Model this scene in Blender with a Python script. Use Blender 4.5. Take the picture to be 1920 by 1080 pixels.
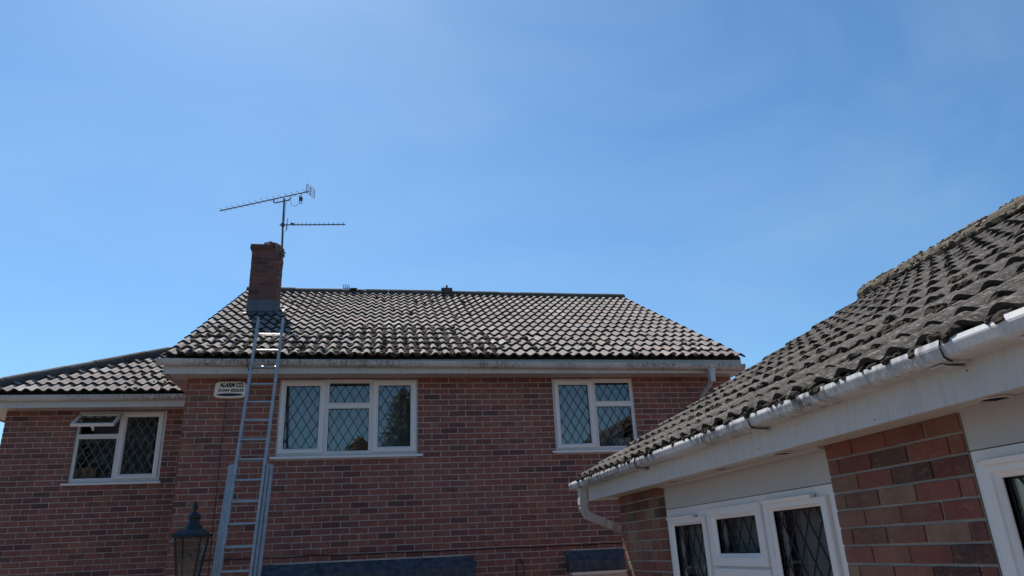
import bpy, bmesh, math, random, zlib
from mathutils import Matrix, Vector, noise as mnoise
random.seed(11)
scene = bpy.context.scene
for o in list(bpy.data.objects):
    bpy.data.objects.remove(o)

# ------------------------------------------------------------------ camera, sky, sun, exposure
H = 2.2                                     # eye height of the camera above the ground
YAW, PITCH, ROLL, FPX = 0.191643, 0.355452, -0.047117, 1325.73
fw = Vector((math.sin(YAW)*math.cos(PITCH), math.cos(YAW)*math.cos(PITCH), math.sin(PITCH)))
rt = Vector((math.cos(YAW), -math.sin(YAW), 0)); up = rt.cross(fw)
r2 = rt*math.cos(ROLL) + up*math.sin(ROLL); u2 = -rt*math.sin(ROLL) + up*math.cos(ROLL)
cam_data = bpy.data.cameras.new('camera'); cam = bpy.data.objects.new('camera', cam_data)
scene.collection.objects.link(cam)
cam_data.sensor_width = 36; cam_data.lens = FPX/1920*36; cam_data.clip_start = 0.05; cam_data.clip_end = 5000
cam.matrix_world = Matrix(((r2.x, u2.x, -fw.x, 0), (r2.y, u2.y, -fw.y, 0), (r2.z, u2.z, -fw.z, H), (0, 0, 0, 1)))
scene.camera = cam
def to_px(p):
    d = Vector(p) - Vector((0, 0, H)); k = d.dot(fw)
    if k <= 0.05: return None
    return (960 + FPX*d.dot(r2)/k, 540 - FPX*d.dot(u2)/k)
def in_frame(p, m=30):
    q = to_px(p)
    return q is not None and -m < q[0] < 1920+m and -m < q[1] < 1080+m

SUN_EL, SUN_AZ = math.radians(53.2), math.radians(-16.0)     # azimuth from +Y towards +X
sun_dir = Vector((math.sin(SUN_AZ)*math.cos(SUN_EL), math.cos(SUN_AZ)*math.cos(SUN_EL), math.sin(SUN_EL)))
world = bpy.data.worlds.new('World'); scene.world = world; world.use_nodes = True
wn = world.node_tree.nodes; wl = world.node_tree.links
sky = wn.new('ShaderNodeTexSky'); sky.sky_type = 'NISHITA'; sky.sun_disc = False
sky.sun_elevation = SUN_EL; sky.sun_rotation = SUN_AZ
sky.altitude = 50; sky.air_density = 1.2; sky.dust_density = 0.32; sky.ozone_density = 8.0
bg = wn['Background']; bg.inputs['Strength'].default_value = 0.072
tint = wn.new('ShaderNodeMix'); tint.data_type = 'RGBA'; tint.blend_type = 'MULTIPLY'; tint.inputs[0].default_value = 1.0
tin = [i for i in tint.inputs if i.type == 'RGBA']; tin[1].default_value = (0.83, 1.02, 1.04, 1)      # white balance of the whole sky
wl.new(sky.outputs['Color'], tin[0])
# thin cirrus, the same over the whole sky
tc = wn.new('ShaderNodeTexCoord'); mp = wn.new('ShaderNodeMapping'); mp.inputs['Scale'].default_value = (1.6, 2.6, 3.4); mp.inputs['Rotation'].default_value = (0, 0.3, 0.5)
cn = wn.new('ShaderNodeTexNoise'); cn.inputs['Scale'].default_value = 1.5; cn.inputs['Detail'].default_value = 7; cn.inputs['Roughness'].default_value = 0.55; cn.inputs['Distortion'].default_value = 0.6
cr = wn.new('ShaderNodeMapRange'); cr.inputs['From Min'].default_value = 0.42; cr.inputs['From Max'].default_value = 0.80; cr.inputs['To Max'].default_value = 0.15
wl.new(tc.outputs['Generated'], mp.inputs['Vector']); wl.new(mp.outputs['Vector'], cn.inputs['Vector']); wl.new(cn.outputs['Fac'], cr.inputs['Value'])
cm = wn.new('ShaderNodeMix'); cm.data_type = 'RGBA'; ci = [i for i in cm.inputs if i.type == 'RGBA']; ci[1].default_value = (4.6, 6.2, 7.4, 1)
wl.new(cr.outputs['Result'], cm.inputs[0]); wl.new([o for o in tint.outputs if o.type == 'RGBA'][0], ci[0])
wl.new([o for o in cm.outputs if o.type == 'RGBA'][0], bg.inputs['Color'])
sd = bpy.data.lights.new('sun', 'SUN'); sd.energy = 4.8; sd.angle = math.radians(0.53); sd.color = (1, 0.955, 0.89)
sun = bpy.data.objects.new('sun', sd); scene.collection.objects.link(sun)
sun.rotation_euler = sun_dir.to_track_quat('Z', 'Y').to_euler(); sun.location = (-3, 10, 30)
scene.view_settings.view_transform = 'Standard'; scene.view_settings.look = 'None'
scene.view_settings.exposure = 0.78; scene.view_settings.gamma = 1
scene.view_settings.use_curve_mapping = False

# ------------------------------------------------------------------ materials
def new_mat(name):
    m = bpy.data.materials.new(name); m.use_nodes = True
    return m, m.node_tree.nodes, m.node_tree.links, m.node_tree.nodes['Principled BSDF']
def ramp(N, stops, interp='LINEAR'):
    r = N.new('ShaderNodeValToRGB'); e = r.color_ramp; e.interpolation = interp
    while len(e.elements) < len(stops): e.elements.new(0.5)
    for el, (p, c) in zip(e.elements, stops):
        el.position = p; el.color = (*c, 1) if len(c) == 3 else c
    return r
def noise(N, L, scale, detail=6, rough=0.6, vec=None, stretch=None):
    t = N.new('ShaderNodeTexNoise'); t.inputs['Scale'].default_value = scale
    t.inputs['Detail'].default_value = detail; t.inputs['Roughness'].default_value = rough
    if vec is None:
        g = N.new('ShaderNodeNewGeometry'); vec = g.outputs['Position']
    if stretch:
        mp = N.new('ShaderNodeMapping'); mp.inputs['Scale'].default_value = stretch
        L.new(vec, mp.inputs['Vector']); vec = mp.outputs['Vector']
    L.new(vec, t.inputs['Vector'])
    return t.outputs['Fac']
# the RGBA sockets of the Mix node share their names with the float ones: address them by type
def mixc(N, L, fac, a, b, mode='MIX'):
    m = N.new('ShaderNodeMix'); m.data_type = 'RGBA'; m.blend_type = mode
    ins = [m.inputs[0]] + [s for s in m.inputs if s.type == 'RGBA']
    for sock, v in zip(ins, (fac, a, b)):
        if isinstance(v, bpy.types.NodeSocket): L.new(v, sock)
        elif isinstance(v, (int, float)): sock.default_value = v
        else: sock.default_value = (*v, 1)
    return [s for s in m.outputs if s.type == 'RGBA'][0]
def maprange(N, L, v, a, b, c=0.0, d=1.0):
    m = N.new('ShaderNodeMapRange'); L.new(v, m.inputs['Value'])
    for k, x in zip(('From Min', 'From Max', 'To Min', 'To Max'), (a, b, c, d)): m.inputs[k].default_value = x
    return m.outputs['Result']
def bump(N, L, bsdf, h, strength, dist):
    b = N.new('ShaderNodeBump'); b.inputs['Strength'].default_value = strength; b.inputs['Distance'].default_value = dist
    L.new(h, b.inputs['Height']); L.new(b.outputs['Normal'], bsdf.inputs['Normal'])
def rand_source(N, island):
    if island: return N.new('ShaderNodeNewGeometry').outputs['Random Per Island']
    return N.new('ShaderNodeObjectInfo').outputs['Random']

def brick_mat(name, stops, island, speck=0.5, tan=0.0, salts=0.2, grit=0.0):
    m, N, L, B = new_mat(name)
    r = ramp(N, stops, 'CONSTANT' if grit else 'LINEAR'); L.new(rand_source(N, island), r.inputs['Fac'])
    n1 = noise(N, L, 9, 5, 0.65); n2 = noise(N, L, 70, 6, 0.7); n3 = noise(N, L, 2.2, 3, 0.5)
    c = mixc(N, L, maprange(N, L, n1, 0.42, 0.72, 0, 0.55), r.outputs['Color'], (0.075, 0.045, 0.042))
    c = mixc(N, L, maprange(N, L, n2, 0.5, 0.75, 0, speck), c, (0.36, 0.24, 0.18))
    if tan: c = mixc(N, L, maprange(N, L, n3, 0.45, 0.65, 0, tan), c, (0.34, 0.25, 0.16))
    if grit:
        n8 = noise(N, L, 240, 4, 0.7); c = mixc(N, L, maprange(N, L, n8, 0.45, 0.65, 0, grit), c, (0.07, 0.035, 0.03))
        n9 = noise(N, L, 26, 5, 0.7, stretch=(1, 1, 3)); c = mixc(N, L, maprange(N, L, n9, 0.56, 0.68, 0, grit), c, (0.30, 0.19, 0.13))
    n5 = noise(N, L, 0.9, 5, 0.6); n6 = noise(N, L, 0.55, 4, 0.6, stretch=(3.0, 3.0, 0.8))
    c = mixc(N, L, maprange(N, L, n5, 0.5, 0.75, 0, salts), c, (0.33, 0.22, 0.19))              # salts
    c = mixc(N, L, maprange(N, L, n6, 0.52, 0.78, 0, 0.5), c, (0.07, 0.045, 0.042))            # rain-washed dirt
    L.new(c, B.inputs['Base Color']); B.inputs['Roughness'].default_value = 0.9
    B.inputs['Specular IOR Level'].default_value = 0.25
    bump(N, L, B, noise(N, L, 90, 2, 0.5), 0.35, 0.003)
    return m
RED = [(0.0, (0.10, 0.050, 0.048)), (0.08, (0.15, 0.066, 0.06)), (0.16, (0.24, 0.086, 0.068)), (0.45, (0.285, 0.102, 0.078)),
       (0.66, (0.265, 0.112, 0.085)), (0.80, (0.315, 0.128, 0.09)), (0.90, (0.225, 0.098, 0.08)), (1.0, (0.175, 0.078, 0.068))]
BROWN = [(0.0, (0.06, 0.03, 0.028)), (0.12, (0.21, 0.062, 0.05)), (0.32, (0.25, 0.08, 0.058)), (0.5, (0.225, 0.092, 0.064)),
         (0.64, (0.20, 0.10, 0.072)), (0.74, (0.27, 0.165, 0.105)), (0.86, (0.14, 0.046, 0.042)), (0.94, (0.24, 0.07, 0.052))]
M = {}
M['brick'] = brick_mat('brick_red', RED, False); M['brick_i'] = brick_mat('brick_red_bulk', RED, True)
M['brick_w'] = brick_mat('brick_mixed', BROWN, False, 0.3, 0.3, 0.15, 0.5); M['brick_wi'] = brick_mat('brick_mixed_bulk', BROWN, True, 0.3, 0.3, 0.15, 0.5)
DARK = [(0, (0.06, 0.04, 0.037)), (0.5, (0.13, 0.06, 0.05)), (1, (0.18, 0.078, 0.062))]
M['brick_c'] = brick_mat('brick_sooty', DARK, False, 0.12, 0, 0.05)

def mortar_mat(name, col):
    m, N, L, B = new_mat(name)
    n1 = noise(N, L, 5, 4); n2 = noise(N, L, 160, 5, 0.7)
    c = mixc(N, L, maprange(N, L, n1, 0.35, 0.7), tuple(x*0.75 for x in col), col)
    L.new(c, B.inputs['Base Color']); B.inputs['Roughness'].default_value = 0.95
    bump(N, L, B, noise(N, L, 120, 2, 0.5), 0.4, 0.003)
    return m
M['mortar'] = mortar_mat('mortar_grey', (0.56, 0.50, 0.47)); M['mortar_w'] = mortar_mat('mortar_brown', (0.37, 0.33, 0.29)); M['mortar_d'] = mortar_mat('mortar_sooty', (0.2, 0.175, 0.16))
M['cement'] = mortar_mat('cement_lichen', (0.17, 0.145, 0.11))

def simple(name, col, rough=0.6, metal=0.0, spec=0.5, n=None):
    m, N, L, B = new_mat(name)
    B.inputs['Base Color'].default_value = (*col, 1); B.inputs['Roughness'].default_value = rough
    B.inputs['Metallic'].default_value = metal; B.inputs['Specular IOR Level'].default_value = spec
    if n:
        f = noise(N, L, n[0], 6, 0.65)
        c = mixc(N, L, maprange(N, L, f, 0.35, 0.7), col, n[1]); L.new(c, B.inputs['Base Color'])
        if len(n) > 2: bump(N, L, B, f, n[2], 0.004)
    return m
def tile_mat(name, island, stops, lichen, dark, amt, grit=0.7):
    m, N, L, B = new_mat(name)
    r = ramp(N, stops); L.new(rand_source(N, island), r.inputs['Fac'])
    n1 = noise(N, L, 14, 8, 0.7); n2 = noise(N, L, 90, 6, 0.75); n3 = noise(N, L, 3.1, 5, 0.6); n4 = noise(N, L, 38, 8, 0.72)
    c = mixc(N, L, maprange(N, L, n1, 0.46, 0.68, 0, amt), r.outputs['Color'], dark)
    c = mixc(N, L, maprange(N, L, n4, 0.53, 0.62, 0, 0.75), c, lichen)
    c = mixc(N, L, maprange(N, L, n3, 0.55, 0.75, 0, 0.5*amt), c, dark)
    c = mixc(N, L, maprange(N, L, n2, 0.48, 0.66, 0, grit), c, tuple(x*0.6 for x in dark))
    n7 = noise(N, L, 130, 3, 0.6); c = mixc(N, L, maprange(N, L, n7, 0.56, 0.68, 0, grit*0.6), c, lichen)
    L.new(c, B.inputs['Base Color']); B.inputs['Roughness'].default_value = 0.95
    B.inputs['Specular IOR Level'].default_value = 0.12
    bump(N, L, B, noise(N, L, 55, 2, 0.5), 0.35, 0.004)
    return m
TS = [(0, (0.20, 0.172, 0.160)), (0.4, (0.25, 0.217, 0.203)), (0.8, (0.285, 0.247, 0.231)), (0.93, (0.31, 0.235, 0.205)), (1, (0.42, 0.39, 0.37))]
TW = [(0, (0.058, 0.05, 0.046)), (0.5, (0.078, 0.066, 0.06)), (1, (0.10, 0.086, 0.078))]
for k, isl in (('', False), ('_i', True)):
    M['tile'+k] = tile_mat('roof_tile_grey'+k, isl, TS, (0.38, 0.35, 0.33), (0.10, 0.083, 0.075), 0.55)
    M['tile_w'+k] = tile_mat('roof_tile_mossy'+k, isl, TW, (0.25, 0.23, 0.205), (0.022, 0.019, 0.017), 0.95)
M['tile_edge'] = simple('moss_shade_edge', (0.028, 0.026, 0.024), 0.95, 0, 0.2, (60, (0.06, 0.055, 0.05), 0.8))  # one near-black for edge moss plus the shade painted under each course
M['ridge'] = tile_mat('ridge_tile', False, [(0, (0.06, 0.058, 0.056)), (1, (0.10, 0.095, 0.09))], (0.2, 0.185, 0.165), (0.04, 0.037, 0.034), 0.7)
M['ridge_w'] = tile_mat('ridge_tile_lichen', False, [(0, (0.075, 0.06, 0.05)), (1, (0.11, 0.09, 0.07))], (0.22, 0.19, 0.13), (0.035, 0.028, 0.022), 0.8)

def pvc(name, col, dirt, amt, rough=0.4, streak=(14, 14, 2.2), patch=False):
    m, N, L, B = new_mat(name)
    a = noise(N, L, 3, 7, 0.7, stretch=streak); b = noise(N, L, 40, 5, 0.7); d = noise(N, L, 1.3, 4, 0.6)
    c = mixc(N, L, maprange(N, L, a, 0.48, 0.78, 0, amt), col, dirt)
    c = mixc(N, L, maprange(N, L, d, 0.45, 0.8, 0, amt*0.7), c, tuple((x+y)/2 for x, y in zip(col, dirt)))
    c = mixc(N, L, maprange(N, L, b, 0.66, 0.74, 0, amt), c, tuple(x*0.4 for x in dirt))
    if patch:
        p = noise(N, L, 0.9, 3, 0.6); q = noise(N, L, 16, 8, 0.75, stretch=(2, 2, 0.7))
        f = N.new('ShaderNodeMath'); f.operation = 'MULTIPLY'; L.new(maprange(N, L, p, 0.40, 0.56), f.inputs[0]); L.new(maprange(N, L, q, 0.43, 0.58), f.inputs[1])
        c = mixc(N, L, f.outputs[0], c, dirt)
    L.new(c, B.inputs['Base Color']); B.inputs['Roughness'].default_value = rough
    return m
M['pvc'] = pvc('white_pvc', (0.74, 0.72, 0.71), (0.45, 0.42, 0.38), 0.18, 0.35)
M['board'] = pvc('white_board', (0.54, 0.52, 0.50), (0.22, 0.19, 0.165), 0.45, 0.5)
M['gutter'] = pvc('grimy_gutter', (0.52, 0.51, 0.50), (0.15, 0.14, 0.13), 0.6, 0.4, patch=True)
M['gutter_w'] = pvc('grimy_gutter_speckled', (0.52, 0.52, 0.52), (0.085, 0.08, 0.072), 0.5, 0.38, (30, 30, 7), True)
M['gasket'] = simple('rubber_gasket', (0.02, 0.02, 0.022), 0.6)
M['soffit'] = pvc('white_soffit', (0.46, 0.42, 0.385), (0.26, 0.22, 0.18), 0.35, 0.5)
M['panel'] = pvc('white_panel', (0.47, 0.462, 0.45), (0.36, 0.34, 0.32), 0.2, 0.45)
M['dark'] = simple('dark_void', (0.012, 0.012, 0.014), 0.9)
M['felt'] = simple('roof_felt', (0.03, 0.028, 0.027), 0.95)
M['lead'] = simple('lead_came', (0.022, 0.024, 0.03), 0.7, 0.0, 0.2)
M['lead_pale'] = simple('lead_came_worn', (0.13, 0.135, 0.14), 0.6, 0.0, 0.3)
M['sheet_lead'] = simple('sheet_lead', (0.085, 0.095, 0.115), 0.7, 0.0, 0.4, (6, (0.13, 0.14, 0.165), 0.3))
M['canopy'] = simple('grey_felt_canopy', (0.035, 0.042, 0.055), 0.8, 0, 0.3, (11, (0.10, 0.115, 0.14), 0.4))
M['alu'] = simple('aluminium', (0.46, 0.455, 0.45), 0.5, 0.45, 0.5, (12, (0.33, 0.325, 0.32)))
M['alu_rung'] = simple('aluminium_rung', (0.52, 0.50, 0.47), 0.34, 0.6, 0.5, (20, (0.38, 0.36, 0.33)))
M['steel'] = simple('aerial_metal', (0.10, 0.10, 0.105), 0.5, 0.6)
M['black'] = simple('black_cable', (0.012, 0.012, 0.013), 0.5)
M['moss'] = simple('dry_moss', (0.034, 0.027, 0.022), 1.0, 0, 0.1, (55, (0.085, 0.064, 0.045), 0.6))
M['moss_w'] = simple('dark_moss', (0.02, 0.018, 0.016), 1.0, 0, 0.1, (45, (0.062, 0.05, 0.038), 0.6))
M['green'] = simple('green_paint', (0.010, 0.017, 0.019), 0.4, 0, 0.4, (18, (0.016, 0.025, 0.027)))
M['cream'] = simple('cream_plastic', (0.80, 0.77, 0.69), 0.45)
M['ink'] = simple('black_print', (0.012, 0.012, 0.016), 0.5)
M['card'] = simple('cardboard', (0.42, 0.24, 0.12), 0.9, 0, 0.2, (8, (0.33, 0.18, 0.09)))
M['room'] = simple('room_plaster', (0.34, 0.33, 0.32), 0.9)
M['curtain'] = simple('grey_curtain', (0.32, 0.34, 0.34), 0.9)
M['net_d'] = simple('dim_added_net', (0.2, 0.225, 0.25), 0.9)
M['net'] = simple('added_net', (0.40, 0.41, 0.42), 0.9)
M['mottled_brown'] = simple('brown_mottle', (0.40, 0.24, 0.13), 0.9, 0, 0.2, (22, (0.22, 0.12, 0.06), 0.8))
M['bark'] = simple('bark', (0.10, 0.075, 0.055), 0.95)
M['leaf'] = simple('conifer_green', (0.05, 0.075, 0.045), 0.7, 0, 0.3, (2, (0.085, 0.11, 0.065)))
M['leaf_d'] = simple('dark_conifer_green', (0.018, 0.027, 0.022), 0.8, 0, 0.2, (2, (0.03, 0.042, 0.032)))
M['ground'] = simple('drive_surface', (0.125, 0.097, 0.082), 0.9, 0, 0.3, (1.5, (0.175, 0.137, 0.117), 0.4))
M['lamp_glass_dirt'] = simple('lamp_dirt', (0.16, 0.15, 0.13), 0.9)
def glass_mat(name, ior, tint, tr=0.0):
    m, N, L, B = new_mat(name)
    N.remove(B); out = N['Material Output']
    t = N.new('ShaderNodeBsdfTransparent'); t.inputs['Color'].default_value = (*tint, 1)
    g = N.new('ShaderNodeBsdfGlossy'); g.inputs['Roughness'].default_value = 0.012
    lw = N.new('ShaderNodeLayerWeight'); lw.inputs['Blend'].default_value = 0.5; r0 = ((ior-1)/(ior+1))**2
    pw = N.new('ShaderNodeMath'); pw.operation = 'POWER'; pw.inputs[1].default_value = 5; L.new(lw.outputs['Facing'], pw.inputs[0])
    f = N.new('ShaderNodeMapRange'); f.inputs['To Min'].default_value = r0; L.new(pw.outputs[0], f.inputs['Value'])     # Schlick, the same from both sides
    if tr:
        d = N.new('ShaderNodeBsdfDiffuse'); d.inputs['Color'].default_value = (0.42, 0.42, 0.38, 1)
        mm = N.new('ShaderNodeMixShader'); mm.inputs[0].default_value = tr
        L.new(t.outputs[0], mm.inputs[1]); L.new(d.outputs[0], mm.inputs[2]); base = mm.outputs[0]
    else: base = t.outputs[0]
    wob = noise(N, L, 2.6, 2, 0.5); bp = N.new('ShaderNodeBump'); bp.inputs['Strength'].default_value = 0.025
    bp.inputs['Distance'].default_value = 0.02; L.new(wob, bp.inputs['Height']); L.new(bp.outputs['Normal'], g.inputs['Normal'])
    x = N.new('ShaderNodeMixShader'); L.new(f.outputs[0], x.inputs[0]); L.new(base, x.inputs[1]); L.new(g.outputs[0], x.inputs[2])
    L.new(x.outputs[0], out.inputs['Surface'])
    return m
M['glass'] = glass_mat('window_glass', 1.9, (0.84, 0.86, 0.86))
M['glass_lamp'] = glass_mat('lamp_glass', 1.5, (0.72, 0.73, 0.68), 0.06)

# ------------------------------------------------------------------ geometry helpers
class MB:
    def __init__(s): s.v = []; s.f = []
    def add(s, verts, faces):
        b = len(s.v); s.v += [tuple(p) for p in verts]; s.f += [tuple(i+b for i in f) for f in faces]; return s
    def box(s, x0, x1, y0, y1, z0, z1, mat=None):
        V = [Vector(p) for p in ((x0,y0,z0),(x1,y0,z0),(x1,y1,z0),(x0,y1,z0),(x0,y0,z1),(x1,y0,z1),(x1,y1,z1),(x0,y1,z1))]
        if mat: V = [mat @ p for p in V]
        return s.add(V, [(0,3,2,1),(4,5,6,7),(0,1,5,4),(1,2,6,5),(2,3,7,6),(3,0,4,7)])
    def sweep(s, prof, p0, p1, ax, ay, closed=True, caps=True):
        p0, p1, ax, ay = map(Vector, (p0, p1, ax, ay)); n = len(prof)
        V = [p0 + ax*a + ay*b for a, b in prof] + [p1 + ax*a + ay*b for a, b in prof]
        F = [(i, (i+1) % n, n+(i+1) % n, n+i) for i in range(n if closed else n-1)]
        if caps and closed: F += [tuple(range(n))[::-1], tuple(range(n, 2*n))]
        return s.add(V, F)
    def tube(s, pts, r, seg=6, r_end=None):
        pts = [Vector(p) for p in pts]; V = []; F = []; n = len(pts)
        for i, p in enumerate(pts):
            d = (pts[min(i+1, n-1)] - pts[max(i-1, 0)]).normalized()
            a = d.cross(Vector((0, 0, 1)) if abs(d.z) < 0.9 else Vector((1, 0, 0))).normalized(); b = d.cross(a)
            rr = r if r_end is None else r + (r_end-r)*i/(n-1)
            V += [p + a*math.cos(t)*rr + b*math.sin(t)*rr for t in (2*math.pi*k/seg for k in range(seg))]
        for i in range(n-1):
            F += [(i*seg+k, i*seg+(k+1) % seg, (i+1)*seg+(k+1) % seg, (i+1)*seg+k) for k in range(seg)]
        F += [tuple(range(seg))[::-1], tuple(range((n-1)*seg, n*seg))]
        return s.add(V, F)
    def plate(s, rect, holes, y0, y1, mat):
        """rectangle (x0,x1,z0,z1) with rectangular holes, front at y0, back at y1"""
        xs = sorted({rect[0], rect[1], *[min(max(h[k], rect[0]), rect[1]) for h in holes for k in (0, 1)]})
        zs = sorted({rect[2], rect[3], *[min(max(h[k], rect[2]), rect[3]) for h in holes for k in (2, 3)]})
        solid = {}
        for i in range(len(xs)-1):
            for j in range(len(zs)-1):
                cx, cz = (xs[i]+xs[i+1])/2, (zs[j]+zs[j+1])/2
                solid[i, j] = not any(h[0] < cx < h[1] and h[2] < cz < h[3] for h in holes)
        def q(*p): s.add([mat @ Vector(v) for v in p], [(0, 1, 2, 3)])
        for (i, j), on in solid.items():
            if not on: continue
            a, b, c, d = xs[i], xs[i+1], zs[j], zs[j+1]
            q((a,y0,c),(b,y0,c),(b,y0,d),(a,y0,d)); q((b,y1,c),(a,y1,c),(a,y1,d),(b,y1,d))
            if not solid.get((i-1, j)): q((a,y1,c),(a,y0,c),(a,y0,d),(a,y1,d))
            if not solid.get((i+1, j)): q((b,y0,c),(b,y1,c),(b,y1,d),(b,y0,d))
            if not solid.get((i, j-1)): q((a,y1,c),(b,y1,c),(b,y0,c),(a,y0,c))
            if not solid.get((i, j+1)): q((a,y0,d),(b,y0,d),(b,y1,d),(a,y1,d))
        return s
    def ring(s, outer, inner, prof, mat):
        """moulded frame: prof = [(t, y)], t 0 at the outer rectangle and 1 at the inner one"""
        V = []; F = []; n = len(prof)
        for t, y in prof:
            x0, x1, z0, z1 = (o+(i-o)*t for o, i in zip(outer, inner))
            V += [mat @ Vector(p) for p in ((x0, y, z0), (x1, y, z0), (x1, y, z1), (x0, y, z1))]
        for k in range(n-1):
            for c in range(4): F.append((k*4+c, k*4+(c+1) % 4, (k+1)*4+(c+1) % 4, (k+1)*4+c))
        return s.add(V, F)
    def lathe(s, prof, centre, seg=16, mat=None):
        V = []; F = []; n = len(prof); c = Vector(centre)
        for r, z in prof:
            for k in range(seg):
                t = 2*math.pi*k/seg; V.append(c + Vector((r*math.cos(t), r*math.sin(t), z)))
        for i in range(n-1):
            F += [(i*seg+k, i*seg+(k+1) % seg, (i+1)*seg+(k+1) % seg, (i+1)*seg+k) for k in range(seg)]
        if mat: V = [mat @ p for p in V]
        return s.add(V, F)
    def blob(s, centre, rx, ry, rz, axes=None, seed=0, sub=1):
        V, F = ICO[sub]; c = Vector(centre); out = []
        for p in V:
            k = 1 + 0.55*(mnoise.noise(p*1.7 + Vector((seed*3.1, seed*1.7, seed)))) + random.uniform(-.08, .08)
            q = Vector((p.x*rx*k, p.y*ry*k, p.z*rz*k))
            out.append(c + (axes @ q if axes else q))
        return s.add(out, F)
    def mesh(s, name, smooth=False):
        me = bpy.data.meshes.new(name); me.from_pydata(s.v, [], s.f); me.update()
        if smooth: me.polygons.foreach_set('use_smooth', [True]*len(me.polygons))
        return me
ICO = {}
for sub in (1, 2):
    b = bmesh.new(); bmesh.ops.create_icosphere(b, subdivisions=sub+1, radius=1)
    ICO[sub] = ([v.co.copy() for v in b.verts], [tuple(v.index for v in f.verts) for f in b.faces]); b.free()

WM = {}                                      # world matrix of every object made here
def link(o): scene.collection.objects.link(o)
def tag(o, label=None, cat=None, group=None, kind=None):
    for k, v in (('label', label), ('category', cat), ('group', group), ('kind', kind)):
        if v: o[k] = v
    return o
def thing(name, loc, label, cat, group=None):
    o = bpy.data.objects.new(name, None); link(o); o.location = loc; o.empty_display_size = 0.2
    WM[o] = Matrix.Translation(loc); return tag(o, label, cat, group)
def part(parent, name, geo, mat, W=None, smooth=False, kind=None, label=None):
    me = geo.mesh(name, smooth) if isinstance(geo, MB) else geo
    if mat is not None and not me.materials: me.materials.append(M[mat] if isinstance(mat, str) else mat)
    o = bpy.data.objects.new(name, me); link(o)
    W = W or Matrix.Identity(4); WM[o] = W
    if parent is not None:
        o.parent = parent; o.matrix_parent_inverse = WM[parent].inverted()
    o.matrix_basis = W
    return tag(o, label, None, None, kind)
def Z(z): return z + H                        # heights measured from the camera's level
def T(x, y, z): return Matrix.Translation((x, y, z))

# ------------------------------------------------------------------ builders
BH, BL, J = 0.065, 0.215, 0.010
brick_cache = {}
def brick_mesh(l, h, variant, mat, big):
    key = (round(l, 3), round(h, 3), variant, mat)
    if key in brick_cache: return brick_cache[key]
    rr = random.Random(zlib.crc32(repr(key).encode())); c = 0.002; j = 0.0014 if big else 0.001
    q = lambda: rr.uniform(-j, j)
    o = [(0, 0, 0), (l, 0, 0), (l, 0, h), (0, 0, h)]
    back = [(x+q(), 0.022, z+q()) for x, _, z in o]
    mid = [(x+q(), 0.003+q(), z+q()) for x, _, z in o]
    fr = [(x + (c if x == 0 else -c)+q(), q()*0.6, z + (c if z == 0 else -c)+q()) for x, _, z in o]
    V = back+mid+fr; F = [(8, 9, 10, 11)]
    for a, b in ((0, 4), (4, 8)):
        for i in range(4): F.append((a+i, a+(i+1) % 4, b+(i+1) % 4, b+i))
    me = bpy.data.meshes.new('brick'); me.from_pydata(V, [], F); me.update(); me.materials.append(M[mat])
    brick_cache[key] = me; return me
def brick_rects(s0, s1, z0, z1, openings, phase=0.0):
    """stretcher bond from the top course down; bricks are cut at the openings"""
    out = []; k = 0; z = z1
    while z > z0 + 0.01:
        zb = max(z - BH, z0); off = (0.1125 if k % 2 else 0.0) + phase
        x = s0 - off
        while x < s1:
            a, b = max(x, s0), min(x + BL, s1)
            pcs = [(a, b, zb, z)] if b - a > 0.03 else []
            for o in openings:
                new = []
                for p, r, q0, q1 in pcs:
                    if r <= o[0] or p >= o[1] or q1 <= o[2]+.004 or q0 >= o[3]-.004: new.append((p, r, q0, q1)); continue
                    if p < o[0]-0.02: new.append((p, o[0]-0.002, q0, q1))
                    if r > o[1]+0.02: new.append((o[1]+0.002, r, q0, q1))
                    m0, m1 = max(p, o[0]), min(r, o[1])
                    if q0 < o[2]-.014: new.append((m0, m1, q0, o[2]-.003))
                    if q1 > o[3]+.014: new.append((m0, m1, o[3]+.003, q1))
                pcs = new
            out += [t for t in pcs if t[1]-t[0] > 0.025 and t[3]-t[2] > .012]
            x += BL + J
        z -= BH + J; k += 1
    return out
def lay_bricks(wall, F, rects, mat, bulk, limit, big=False, proud=0.006):
    """F: frame matrix (x along the wall, y inwards, z up).  The bricks that show largest are pieces, the rest one part."""
    cand = []
    for r in rects:
        w = F @ Vector(((r[0]+r[1])/2, -proud, (r[2]+r[3])/2)); p = to_px(w)
        vis = p is not None and -25 < p[0] < 1945 and -25 < p[1] < 1095 and not any(a < p[0] < b and c < p[1] < d for a, b, c, d in HIDDEN)
        cand.append((0 if vis else 1, (w - Vector((0, 0, H))).length, r))
    cand.sort(key=lambda t: (t[0], t[1]))
    n = 0; rest = MB()
    for vis, d, r in cand:
        me = brick_mesh(r[1]-r[0], r[3]-r[2], random.randrange(4), mat, big)
        W = F @ T(r[0], -proud + random.uniform(-.0015, .0015), r[2])
        if vis == 0 and n < limit:
            part(wall, 'brick', me, None, W); n += 1
        else:
            rest.add([W @ v.co for v in me.vertices], [tuple(p.vertices) for p in me.polygons])
    if rest.v: part(wall, 'brickwork', rest, bulk, kind='stuff')
    return n
# picture areas of the house front that stand behind the annexe
HIDDEN = [(1200, 1945, 855, 1095), (1420, 1945, 690, 1095)]

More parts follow.
